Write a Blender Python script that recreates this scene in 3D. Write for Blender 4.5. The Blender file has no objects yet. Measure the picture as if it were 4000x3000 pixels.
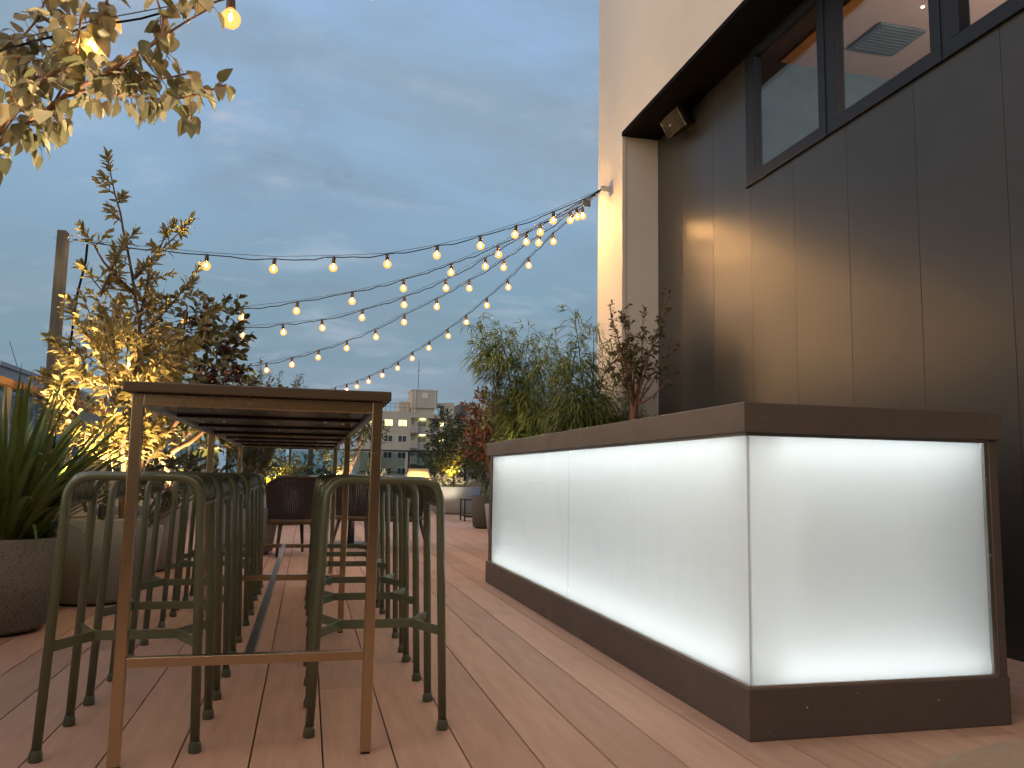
import bpy, bmesh, math, random
from mathutils import Vector as V, Matrix
R = math.radians
random.seed(7)
sc = bpy.context.scene
col = sc.collection

# ------------------------------------------------------------------ helpers
def tag(o, label=None, cat=None, group=None, kind=None):
    if label: o["label"] = label
    if cat: o["category"] = cat
    if group: o["group"] = group
    if kind: o["kind"] = kind
    return o

def empty(name, loc=(0, 0, 0), label=None, cat=None, group=None):
    o = bpy.data.objects.new(name, None)
    o.empty_display_size = 0.1
    o.location = loc
    col.objects.link(o)
    return tag(o, label, cat, group)

def children(o):
    return [c for c in bpy.data.objects if c.parent == o]

def copy_tree(o, parent=None):
    c = o.copy()
    col.objects.link(c)
    if parent: c.parent = parent
    for ch in children(o): copy_tree(ch, c)
    return c

class MB:
    """collects shapes into one mesh"""
    def __init__(s):
        s.v = []; s.f = []; s.m = []; s.sm = []; s.cur = 0
    def add(s, vs, fs, smooth=False):
        k = len(s.v)
        s.v.extend([tuple(p) for p in vs])
        for f in fs:
            s.f.append(tuple(i + k for i in f)); s.m.append(s.cur); s.sm.append(smooth)
    def box(s, x0, x1, y0, y1, z0, z1):
        s.add([(x0,y0,z0),(x1,y0,z0),(x1,y1,z0),(x0,y1,z0),(x0,y0,z1),(x1,y0,z1),(x1,y1,z1),(x0,y1,z1)],
              [(0,3,2,1),(4,5,6,7),(0,1,5,4),(1,2,6,5),(2,3,7,6),(3,0,4,7)])
    def tube(s, pts, r, n=10, caps=True, flat=1.0, up=None):
        pts = [V(p) for p in pts]
        rs = r if isinstance(r, (list, tuple)) else [r] * len(pts)
        t = (pts[1] - pts[0]).normalized()
        a = V(up) if up else (V((0, 0, 1)) if abs(t.z) < .9 else V((1, 0, 0)))
        u = (a - t * a.dot(t)).normalized()
        vs = []
        for i, p in enumerate(pts):
            if i == 0: d = pts[1] - pts[0]
            elif i == len(pts) - 1: d = pts[-1] - pts[-2]
            else: d = (pts[i + 1] - pts[i]).normalized() + (pts[i] - pts[i - 1]).normalized()
            d = d.normalized() if d.length > 1e-9 else t
            u = (u - d * u.dot(d)); u = u.normalized() if u.length > 1e-6 else V((1, 0, 0))
            w = d.cross(u)
            for k in range(n):
                an = 2 * math.pi * k / n
                vs.append(p + u * (math.cos(an) * rs[i] * flat) + w * (math.sin(an) * rs[i]))
        fs = []
        for i in range(len(pts) - 1):
            for k in range(n):
                a0 = i * n + k; a1 = i * n + (k + 1) % n
                fs.append((a0, a1, a1 + n, a0 + n))
        s.add(vs, fs, True)
        if caps:
            m = (len(pts) - 1) * n
            k0 = len(s.v) - len(vs)
            s.f.append(tuple(k0 + i for i in range(n - 1, -1, -1))); s.m.append(s.cur); s.sm.append(False)
            s.f.append(tuple(k0 + m + i for i in range(n))); s.m.append(s.cur); s.sm.append(False)
    def lathe(s, prof, c=(0, 0, 0), n=32, smooth=True, axis=None):
        """prof: list of (r, z)"""
        vs = []; cx, cy, cz = c
        for r, z in prof:
            for k in range(n):
                a = 2 * math.pi * k / n
                vs.append((cx + r * math.cos(a), cy + r * math.sin(a), cz + z))
        fs = []
        for i in range(len(prof) - 1):
            for k in range(n):
                a0 = i * n + k; a1 = i * n + (k + 1) % n
                fs.append((a0, a1, a1 + n, a0 + n))
        s.add(vs, fs, smooth)
    def disc(s, c, r, n=32, up=True):
        vs = [(c[0] + r * math.cos(2 * math.pi * k / n), c[1] + r * math.sin(2 * math.pi * k / n), c[2]) for k in range(n)]
        s.add(vs, [tuple(range(n))] if up else [tuple(range(n - 1, -1, -1))])
    def build(s, name, mats, parent=None, bevel=0, seg=2):
        me = bpy.data.meshes.new(name)
        me.from_pydata(s.v, [], s.f)
        for m in (mats if isinstance(mats, (list, tuple)) else [mats]): me.materials.append(m)
        me.polygons.foreach_set('material_index', s.m)
        me.polygons.foreach_set('use_smooth', s.sm)
        me.update()
        o = bpy.data.objects.new(name, me)
        col.objects.link(o)
        if parent: o.parent = parent
        if bevel:
            b = o.modifiers.new('bevel', 'BEVEL'); b.width = bevel; b.segments = seg; b.limit_method = 'ANGLE'
            b.harden_normals = False
        return o

def boxobj(name, b, m, parent=None, bevel=0):
    mb = MB(); mb.box(*b)
    return mb.build(name, m, parent, bevel)

# ------------------------------------------------------------------ materials
def newmat(name):
    m = bpy.data.materials.new(name); m.use_nodes = True
    nt = m.node_tree; nt.nodes.clear()
    out = nt.nodes.new('ShaderNodeOutputMaterial')
    return m, nt, out

def N(nt, t, **kw):
    n = nt.nodes.new(t)
    for k, v in kw.items():
        if k in n.inputs: n.inputs[k].default_value = v
        else: setattr(n, k, v)
    return n

def rgba(c): return (c[0], c[1], c[2], 1)

def surf(name, c1, c2=None, rough=.5, metal=0, scale=6, detail=6, bump=0, bscale=None, stretch=(1, 1, 1), spec=.5,
         coat=0, rvar=.1, island=0, speck=None):
    """principled with two-tone noise, roughness variation and bump, in object space"""
    m, nt, out = newmat(name); L = nt.links
    p = N(nt, 'ShaderNodeBsdfPrincipled', Metallic=metal)
    p.inputs['Specular IOR Level'].default_value = spec
    p.inputs['Coat Weight'].default_value = coat
    tc = N(nt, 'ShaderNodeTexCoord'); mp = N(nt, 'ShaderNodeMapping'); mp.inputs['Scale'].default_value = stretch
    L.new(tc.outputs['Object'], mp.inputs[0])
    no = N(nt, 'ShaderNodeTexNoise', Scale=scale, Detail=detail, Roughness=.6); L.new(mp.outputs[0], no.inputs['Vector'])
    mr = N(nt, 'ShaderNodeMapRange'); mr.inputs[1].default_value = .3; mr.inputs[2].default_value = .7
    L.new(no.outputs['Fac'], mr.inputs[0])
    mx = N(nt, 'ShaderNodeMix', data_type='RGBA')
    mx.inputs[6].default_value = rgba(c1); mx.inputs[7].default_value = rgba(c2 or [v * .8 for v in c1])
    L.new(mr.outputs[0], mx.inputs[0])
    colr = mx.outputs[2]
    if island:
        g = N(nt, 'ShaderNodeNewGeometry'); m2 = N(nt, 'ShaderNodeMapRange')
        m2.inputs[3].default_value = 1 - island; m2.inputs[4].default_value = 1 + island
        L.new(g.outputs['Random Per Island'], m2.inputs[0])
        hv = N(nt, 'ShaderNodeHueSaturation'); L.new(m2.outputs[0], hv.inputs['Value']); L.new(colr, hv.inputs['Color'])
        colr = hv.outputs[0]
    if speck:
        vo = N(nt, 'ShaderNodeTexVoronoi', Scale=speck[0]); L.new(tc.outputs['Object'], vo.inputs['Vector'])
        n2 = N(nt, 'ShaderNodeTexNoise', Scale=speck[0] * .6, Detail=3); L.new(tc.outputs['Object'], n2.inputs['Vector'])
        ad = N(nt, 'ShaderNodeMath', operation='ADD'); L.new(vo.outputs['Distance'], ad.inputs[0]); L.new(n2.outputs['Fac'], ad.inputs[1])
        cr = N(nt, 'ShaderNodeMapRange'); cr.inputs[1].default_value = speck[1]; cr.inputs[2].default_value = speck[1] + .1
        L.new(ad.outputs[0], cr.inputs[0])
        m3 = N(nt, 'ShaderNodeMix', data_type='RGBA'); m3.inputs[6].default_value = rgba(speck[2])
        L.new(cr.outputs[0], m3.inputs[0]); L.new(colr, m3.inputs[7]); colr = m3.outputs[2]
    L.new(colr, p.inputs['Base Color'])
    rr = N(nt, 'ShaderNodeMapRange'); rr.inputs[3].default_value = max(.02, rough - rvar); rr.inputs[4].default_value = min(1, rough + rvar)
    L.new(no.outputs['Fac'], rr.inputs[0]); L.new(rr.outputs[0], p.inputs['Roughness'])
    if bump:
        nb = N(nt, 'ShaderNodeTexNoise', Scale=bscale or scale * 6, Detail=5); L.new(mp.outputs[0], nb.inputs['Vector'])
        bp = N(nt, 'ShaderNodeBump', Strength=bump, Distance=.01); L.new(nb.outputs['Fac'], bp.inputs['Height'])
        L.new(bp.outputs[0], p.inputs['Normal'])
    L.new(p.outputs[0], out.inputs[0])
    return m

def leafmat(name, ca, cb, trans=.35, rough=.45):
    m, nt, out = newmat(name); L = nt.links
    g = N(nt, 'ShaderNodeNewGeometry')
    cr = N(nt, 'ShaderNodeMix', data_type='RGBA'); cr.inputs[6].default_value = rgba(ca); cr.inputs[7].default_value = rgba(cb)
    L.new(g.outputs['Random Per Island'], cr.inputs[0])
    tc = N(nt, 'ShaderNodeTexCoord'); no = N(nt, 'ShaderNodeTexNoise', Scale=30, Detail=4); L.new(tc.outputs['Object'], no.inputs['Vector'])
    hv = N(nt, 'ShaderNodeHueSaturation'); mr = N(nt, 'ShaderNodeMapRange'); mr.inputs[3].default_value = .75; mr.inputs[4].default_value = 1.25
    L.new(no.outputs['Fac'], mr.inputs[0]); L.new(mr.outputs[0], hv.inputs['Value']); L.new(cr.outputs[2], hv.inputs['Color'])
    p = N(nt, 'ShaderNodeBsdfPrincipled', Roughness=rough); L.new(hv.outputs[0], p.inputs['Base Color'])
    t = N(nt, 'ShaderNodeBsdfTranslucent'); L.new(hv.outputs[0], t.inputs[0])
    ms = N(nt, 'ShaderNodeMixShader', Fac=trans); L.new(p.outputs[0], ms.inputs[1]); L.new(t.outputs[0], ms.inputs[2])
    L.new(ms.outputs[0], out.inputs[0])
    return m

def emis(name, c, s, noise=0):
    m, nt, out = newmat(name)
    e = N(nt, 'ShaderNodeEmission', Strength=s); e.inputs[0].default_value = rgba(c)
    if noise:
        tc = N(nt, 'ShaderNodeTexCoord'); no = N(nt, 'ShaderNodeTexNoise', Scale=noise, Detail=2)
        nt.links.new(tc.outputs['Object'], no.inputs['Vector'])
        mr = N(nt, 'ShaderNodeMapRange'); mr.inputs[3].default_value = s * .4; mr.inputs[4].default_value = s * 1.5
        nt.links.new(no.outputs['Fac'], mr.inputs[0]); nt.links.new(mr.outputs[0], e.inputs[1])
    nt.links.new(e.outputs[0], out.inputs[0])
    return m

def glass(name, tint=(1, 1, 1), ior=1.5, rough=.01, refl=1.0):
    """pane glass: clear but for tint, mirror by fresnel"""
    m, nt, out = newmat(name); L = nt.links
    fr = N(nt, 'ShaderNodeFresnel', IOR=ior)
    mu = N(nt, 'ShaderNodeMath', operation='MULTIPLY'); mu.inputs[1].default_value = refl; L.new(fr.outputs[0], mu.inputs[0])
    ge = N(nt, 'ShaderNodeNewGeometry'); inv = N(nt, 'ShaderNodeMath', operation='SUBTRACT'); inv.inputs[0].default_value = 1; L.new(ge.outputs['Backfacing'], inv.inputs[1])
    mm = N(nt, 'ShaderNodeMath', operation='MULTIPLY'); L.new(mu.outputs[0], mm.inputs[0]); L.new(inv.outputs[0], mm.inputs[1])
    t = N(nt, 'ShaderNodeBsdfTransparent'); t.inputs[0].default_value = rgba(tint)
    g = N(nt, 'ShaderNodeBsdfGlossy', Roughness=rough)
    ms = N(nt, 'ShaderNodeMixShader'); L.new(mm.outputs[0], ms.inputs[0]); L.new(t.outputs[0], ms.inputs[1]); L.new(g.outputs[0], ms.inputs[2])
    L.new(ms.outputs[0], out.inputs[0])
    return m

M = {}
M['deck'] = surf('deck_boards', (.60, .375, .252), (.51, .312, .206), rough=.74, scale=3, stretch=(9, .8, 9), bump=.22, bscale=45, island=.13, spec=.22)
M['dark'] = surf('under_deck', (.02, .015, .012), rough=.9)
M['white_wall'] = surf('white_render', (.60, .58, .53), (.54, .515, .46), rough=.6, scale=.9, bump=.25, bscale=70, spec=.4)
M['dark_wall'] = surf('charcoal_cladding', (.036, .037, .036), (.029, .030, .029), rough=.29, scale=2, spec=.5, rvar=.015, island=.08)
M['soffit'] = surf('black_soffit', (.004, .0036, .0032), rough=.9, spec=.08)
M['frame'] = surf('slate_frame', (.010, .016, .027), (.009, .013, .022), rough=.5, spec=.25)
M['pane'] = glass('window_glass', (.9, .92, .92), 1.5)
M['room_ceiling'] = surf('pink_plaster', (.52, .34, .28), (.48, .31, .26), rough=.8)
M['room_wall'] = surf('teal_plaster', (.125, .175, .205), rough=.8)
M['vent'] = surf('vent_grey', (.13, .14, .14), rough=.6)
M['maroon'] = surf('maroon_board', (.05, .018, .012), rough=.6)
M['lamplit_wood'] = surf('lamplit_wood', (.42, .15, .03), rough=.5, stretch=(8, .5, 8))  # lamp-lit orange of the beam face put into the base colour
M['brown_slab'] = surf('brown_laminate', (.118, .101, .086), (.102, .087, .074), rough=.5, scale=5, bump=.03, bscale=150, speck=(60, .42, (.3, .27, .24)))
M['white_board'] = surf('white_board', (.80, .82, .82), rough=.7)
M['led'] = emis('led_strip', (.945, .985, 1.0), 4.2)
def added_core_glow():  # faint glow added to the inner box to lift the panel centres
    m, nt, out = newmat('added_core_glow')
    e = N(nt, 'ShaderNodeEmission', Strength=.070); e.inputs[0].default_value = (.93, .985, 1.0, 1)
    d = N(nt, 'ShaderNodeBsdfDiffuse'); d.inputs[0].default_value = (.80, .82, .82, 1)
    a = N(nt, 'ShaderNodeAddShader'); nt.links.new(e.outputs[0], a.inputs[0]); nt.links.new(d.outputs[0], a.inputs[1]); nt.links.new(a.outputs[0], out.inputs[0])
    return m
M['added_core_glow'] = added_core_glow()
M['clear'] = glass('clear_face', (.965, .985, .985), 1.45, .04, .55)
def frost():
    m, nt, out = newmat('frosted_face'); L = nt.links
    t = N(nt, 'ShaderNodeBsdfTranslucent'); t.inputs[0].default_value = (.89, .925, .925, 1)
    d = N(nt, 'ShaderNodeBsdfDiffuse'); d.inputs[0].default_value = (.78, .79, .79, 1)
    tc = N(nt, 'ShaderNodeTexCoord'); no = N(nt, 'ShaderNodeTexNoise', Scale=5, Detail=8, Roughness=.7); L.new(tc.outputs['Object'], no.inputs['Vector'])
    mx = N(nt, 'ShaderNodeMix', data_type='RGBA'); mx.inputs[6].default_value = (.84, .89, .89, 1); mx.inputs[7].default_value = (.92, .945, .945, 1); L.new(no.outputs['Fac'], mx.inputs[0]); L.new(mx.outputs[2], t.inputs[0])
    ms = N(nt, 'ShaderNodeMixShader', Fac=.25); L.new(t.outputs[0], ms.inputs[1]); L.new(d.outputs[0], ms.inputs[2])
    L.new(ms.outputs[0], out.inputs[0]); return m
M['frost'] = frost()
M['alu'] = surf('aluminium_trim', (.55, .53, .50), rough=.35, metal=1)
M['table_metal'] = surf('bronze_steel', (.58, .455, .29), (.50, .39, .245), rough=.27, metal=1, scale=4, bump=.02, stretch=(1, 1, .3))
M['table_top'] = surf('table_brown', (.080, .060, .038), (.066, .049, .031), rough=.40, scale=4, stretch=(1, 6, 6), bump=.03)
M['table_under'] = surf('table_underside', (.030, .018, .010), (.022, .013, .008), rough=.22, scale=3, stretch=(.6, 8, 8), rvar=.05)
M['steel'] = surf('grey_steel', (.55, .55, .57), rough=.34, metal=1)
M['dull_steel'] = surf('dull_steel', (.30, .30, .32), rough=.36, metal=1)
M['screw'] = surf('screw_steel', (.75, .75, .75), rough=.2, metal=1)
M['stool'] = surf('olive_powder_coat', (.125, .148, .092), (.113, .135, .083), rough=.24, scale=3, rvar=.03, spec=.7)
M['foot'] = surf('foot_cap', (.11, .12, .08), rough=.3)
M['concrete'] = surf('speckled_concrete', (.23, .22, .205), (.17, .162, .15), rough=.85, scale=5, bump=.25, bscale=70, speck=(110, .66, (.035, .03, .028)))
M['concrete_pale'] = surf('pale_concrete', (.34, .342, .34), (.275, .275, .272), rough=.8, scale=3, bump=.12, bscale=60)
M['concrete_dark'] = surf('dark_concrete', (.09, .08, .075), (.07, .065, .06), rough=.85, scale=5, bump=.2)
M['soil'] = surf('soil', (.03, .02, .014), rough=1, scale=30, bump=.6)
M['post'] = surf('weathered_post', (.125, .118, .095), (.085, .08, .064), rough=.7, scale=5, stretch=(10, 10, .6), bump=.2)
M['rail_wood'] = surf('rail_wood', (.40, .20, .075), (.30, .14, .05), rough=.55, scale=4, stretch=(8, .6, 8), bump=.1)
M['pale_post'] = surf('pale_post', (.55, .53, .42), rough=.6)
M['rail_glass'] = glass('railing_glass', (.62, .70, .70), 1.5, .01)
M['cream_parapet'] = surf('cream_parapet', (.46, .40, .28), (.38, .33, .23), rough=.7, scale=3)
M['black_metal'] = surf('black_metal', (.02, .02, .02), rough=.45)
M['cable'] = surf('black_cable', (.010, .010, .010), rough=.85, spec=.1)
M['wire'] = surf('steel_wire', (.08, .08, .085), rough=.7)
M['socket'] = surf('bronze_socket', (.06, .035, .02), rough=.45)
M['speaker'] = surf('speaker_black', (.006, .0045, .003), rough=.6, spec=.3, scale=200, bump=.2)
M['badge'] = surf('badge_silver', (.8, .78, .72), rough=.3, metal=.6)
M['rope'] = surf('dark_rope', (.062, .050, .045), (.038, .031, .028), rough=.8, scale=40, bump=.4)
M['teak'] = surf('teak', (.12, .075, .035), (.09, .055, .025), rough=.5, stretch=(6, 6, 1))
M['dark_wood'] = surf('dark_wood', (.05, .03, .022), rough=.5)
M['cream_shell'] = surf('cream_shell', (.74, .50, .24), (.70, .47, .22), rough=.45)
M['pale_shell'] = surf('pale_shell', (.70, .64, .50), rough=.45)
M['beige'] = surf('beige_fabric', (.34, .25, .16), (.29, .21, .13), rough=.8, scale=40, bump=.15)
M['bark'] = surf('bark', (.115, .075, .05), (.07, .045, .03), rough=.85, scale=14, stretch=(1, 1, .3), bump=.5)
M['red_bark'] = surf('red_bark', (.20, .10, .06), (.13, .065, .04), rough=.75, scale=20, bump=.4)
M['culm'] = surf('bamboo_culm', (.10, .12, .04), rough=.5)
M['leaf_tree'] = leafmat('leaf_tree', (.36, .325, .215), (.12, .13, .05), .4)
M['leaf_bay'] = leafmat('leaf_bay', (.36, .28, .115), (.18, .155, .05), .42)
M['leaf_large'] = leafmat('leaf_large', (.075, .078, .024), (.030, .040, .012), .3)
M['leaf_dark_red'] = leafmat('leaf_dark_red', (.045, .010, .010), (.02, .006, .007), .15)
M['leaf_strap'] = leafmat('leaf_strap', (.17, .205, .05), (.085, .13, .03), .3, .4)
M['leaf_bamboo'] = leafmat('leaf_bamboo', (.175, .215, .05), (.080, .125, .030), .38)
M['leaf_red'] = leafmat('leaf_red', (.20, .070, .035), (.085, .060, .025), .3)
M['leaf_small'] = leafmat('leaf_small', (.12, .105, .04), (.055, .055, .02), .35)
M['leaf_green'] = leafmat('leaf_green', (.055, .075, .02), (.025, .04, .012), .3)
M['leaf_yellow'] = leafmat('leaf_yellow', (.16, .16, .03), (.09, .10, .02), .4)
M['petal'] = leafmat('petal', (.7, .66, .5), (.6, .5, .3), .3)
M['fern'] = leafmat('fern', (.12, .12, .05), (.07, .08, .03), .35)
M['facade'] = surf('facade_tile', (.52, .47, .37), (.46, .415, .325), rough=.8, scale=.4)
M['facade_dark'] = surf('facade_darker', (.12, .115, .10), rough=.8, scale=.4)  # darker even tone for bands, dividers and roof screen
M['facade_rail'] = surf('balcony_panel', (.48, .44, .36), rough=.7, scale=.8)
M['white_frame'] = surf('white_frame', (.75, .74, .68), rough=.5)
M['dark_pane'] = surf('dark_pane', (.06, .065, .065), rough=.25)
M['lit_pane'] = emis('lit_curtain', (1.0, .80, .36), .80, 1.3)
M['porch_lamp'] = emis('porch_lamp', (.95, 1.0, .45), 1.6)
M['room_spot'] = emis('room_spot', (1.0, .92, .8), 2.5)
M['grey_pane'] = surf('grey_pane', (.13, .13, .12), rough=.3)
M['blue_rail'] = surf('blue_rail', (.10, .14, .18), rough=.5)
M['neighbour'] = surf('neighbour_wall', (.50, .44, .43), (.45, .40, .39), rough=.8, scale=.5)
M['city'] = surf('city_ground', (.06, .065, .07), (.03, .032, .035), rough=.9, scale=.06)
M['lamp_lens'] = emis('spot_lens', (1.0, .70, .30), 25)

def bulb_mats():
    m, nt, out = newmat('bulb_glass'); L = nt.links
    t = N(nt, 'ShaderNodeBsdfTransparent'); t.inputs[0].default_value = (1, .97, .9, 1)
    e = N(nt, 'ShaderNodeEmission', Strength=1.05); e.inputs[0].default_value = (1.0, .36, .06, 1)
    g = N(nt, 'ShaderNodeBsdfGlossy', Roughness=.03)
    lw = N(nt, 'ShaderNodeLayerWeight', Blend=.35)
    mr = N(nt, 'ShaderNodeMapRange'); mr.inputs[3].default_value = .62; mr.inputs[4].default_value = .40
    L.new(lw.outputs['Facing'], mr.inputs[0])
    a = N(nt, 'ShaderNodeMixShader'); L.new(mr.outputs[0], a.inputs[0]); L.new(t.outputs[0], a.inputs[1]); L.new(e.outputs[0], a.inputs[2])
    fr0 = N(nt, 'ShaderNodeFresnel', IOR=1.35); ge = N(nt, 'ShaderNodeNewGeometry'); inv = N(nt, 'ShaderNodeMath', operation='SUBTRACT'); inv.inputs[0].default_value = 1; L.new(ge.outputs['Backfacing'], inv.inputs[1])
    fr = N(nt, 'ShaderNodeMath', operation='MULTIPLY'); L.new(fr0.outputs[0], fr.inputs[0]); L.new(inv.outputs[0], fr.inputs[1])
    b = N(nt, 'ShaderNodeMixShader'); L.new(fr.outputs[0], b.inputs[0]); L.new(a.outputs[0], b.inputs[1]); L.new(g.outputs[0], b.inputs[2])
    L.new(b.outputs[0], out.inputs[0])
    return m
M['bulb'] = bulb_mats()
M['filament'] = emis('filament', (1.0, .55, .20), 1220)
M['bulb'].cycles.emission_sampling = 'NONE'
M['filament'].cycles.emission_sampling = 'AUTO'

# ------------------------------------------------------------------ foliage helpers
OVATE = [(0, 0), (.18, .62), (.42, 1), (.72, .68), (1, 0)]
HEART = [(0, .25), (.1, .82), (.35, 1), (.7, .58), (1, 0)]
LANCE = [(0, 0), (.3, 1), (.65, .75), (1, 0)]

def leaf(mb, base, d, n, L, W, prof=OVATE, droop=.15, fold=.25):
    d = d.normalized(); side = d.cross(n)
    if side.length < 1e-4: side = d.cross(V((.3, .5, .8)))
    side.normalize(); n = side.cross(d)
    vs = []; rows = []
    for t, w in prof:
        c = base + d * (L * t) - V((0, 0, 1)) * (droop * L * t * t)
        w = w * W * .5
        if w == 0: rows.append((len(vs),)); vs.append(c)
        else:
            rows.append((len(vs), len(vs) + 1, len(vs) + 2))
            vs += [c - side * w + n * (w * fold), c, c + side * w + n * (w * fold)]
    fs = []
    for a, b in zip(rows[:-1], rows[1:]):
        if len(a) == 1 and len(b) == 3: fs += [(a[0], b[1], b[0]), (a[0], b[2], b[1])]
        elif len(a) == 3 and len(b) == 3: fs += [(a[0], a[1], b[1], b[0]), (a[1], a[2], b[2], b[1])]
        elif len(a) == 3: fs += [(a[0], a[1], b[0]), (a[1], a[2], b[0])]
    mb.add(vs, fs, True)

def rnd(a=1.0): return V((random.uniform(-a, a), random.uniform(-a, a), random.uniform(-a, a)))
def resample(pts, step):
    pts = [V(p) for p in pts]; out = []
    for a, b in zip(pts[:-1], pts[1:]):
        k = max(1, int((b - a).length / step))
        for i in range(k): out.append((a.lerp(b, i / k), (b - a).normalized()))
    out.append((pts[-1], (pts[-1] - pts[-2]).normalized()))
    return out
def wiggle(pts, amt, step=.12):
    rs = resample(pts, step)
    return [rs[0][0]] + [p + rnd(amt) for p, _ in rs[1:-1]] + [rs[-1][0]]
def taper(n, r0, r1): return [r0 + (r1 - r0) * i / max(1, n - 1) for i in range(n)]

def twig_leaves(mb, wood, p, d, length, nleaf, L, W, prof=OVATE, spread=.9, droop=.15, up=.3, r=.004, jitter=.25):
    """a twig with spirally set leaves, thicker towards the tip"""
    pts = [p]; q = p.copy(); dd = d.normalized()
    for i in range(4):
        dd = (dd + V((0, 0, up * .15)) + rnd(.12)).normalized(); q = q + dd * (length / 4); pts.append(q.copy())
    if wood is not None: wood.tube(pts, taper(5, r, r * .5), 5, False)
    ang = random.uniform(0, 6.28)
    for i in range(nleaf):
        t = (i + .6) / nleaf; t = t ** .75
        k = min(3, int(t * 4)); b = pts[k].lerp(pts[k + 1], t * 4 - k); ax = (pts[k + 1] - pts[k]).normalized()
        a = V((0, 0, 1)) if abs(ax.z) < .9 else V((1, 0, 0))
        u = ax.cross(a).normalized(); w = ax.cross(u)
        ang += 2.4
        o = u * math.cos(ang) + w * math.sin(ang)
        s = spread * (1.15 - .7 * t)
        ld = (ax * (1 - s * .5) + o * s + rnd(jitter)).normalized()
        sz = random.uniform(.75, 1.15) * (1 - .25 * t)
        leaf(mb, b, ld, (ax + rnd(.3)).normalized(), L * sz, W * sz, prof, droop)

def in_ellipsoid(c, r, shell=.0):
    while True:
        p = rnd(1)
        l = p.length
        if shell <= l <= 1: return V((c[0] + p.x * r[0], c[1] + p.y * r[1], c[2] + p.z * r[2])), p

def plant(name, label, cat, loc, leafm, barkm=None, group=None):
    e = empty(name, loc, label, cat, group)
    return e, MB(), MB()
def finish(e, fol, wood, leafm, barkm, stem='stem', leafname='foliage'):
    off = e.location
    for mb in (fol, wood): mb.v = [(x - off.x, y - off.y, z - off.z) for x, y, z in mb.v]
    fol.build(leafname, leafm, e)
    if wood.v: wood.build(stem, barkm, e)

# ------------------------------------------------------------------ deck and ground
def deck():
    mb = MB(); pitch = .1991; x0 = .0792 - 12 * pitch
    for i in range(30):
        xa = x0 + i * pitch + .0024; xb = x0 + (i + 1) * pitch - .0024
        y = -2.2 + random.uniform(0, 1.9)
        ya = -3.0
        while ya < 18.7:
            yb = min(y, 18.7)
            mb.box(xa, xb, ya, yb - .0015, -.025, 0)
            ya = yb; y += random.choice((1.82, 1.82, 1.2, 2.4))
    o = mb.build('deck', M['deck'], bevel=.0015, seg=1); tag(o, kind='structure')
    o2 = boxobj('deck_bed', (x0, x0 + 30 * pitch, -3, 18.7, -.3, -.03), M['dark']); tag(o2, kind='structure')
    mb = MB(); mb.add([(-900, -300, -14), (900, -300, -14), (900, 2500, -14), (-900, 2500, -14)], [(0, 1, 2, 3)])
    tag(mb.build('city_ground', M['city']), kind='structure')
deck()

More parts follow.
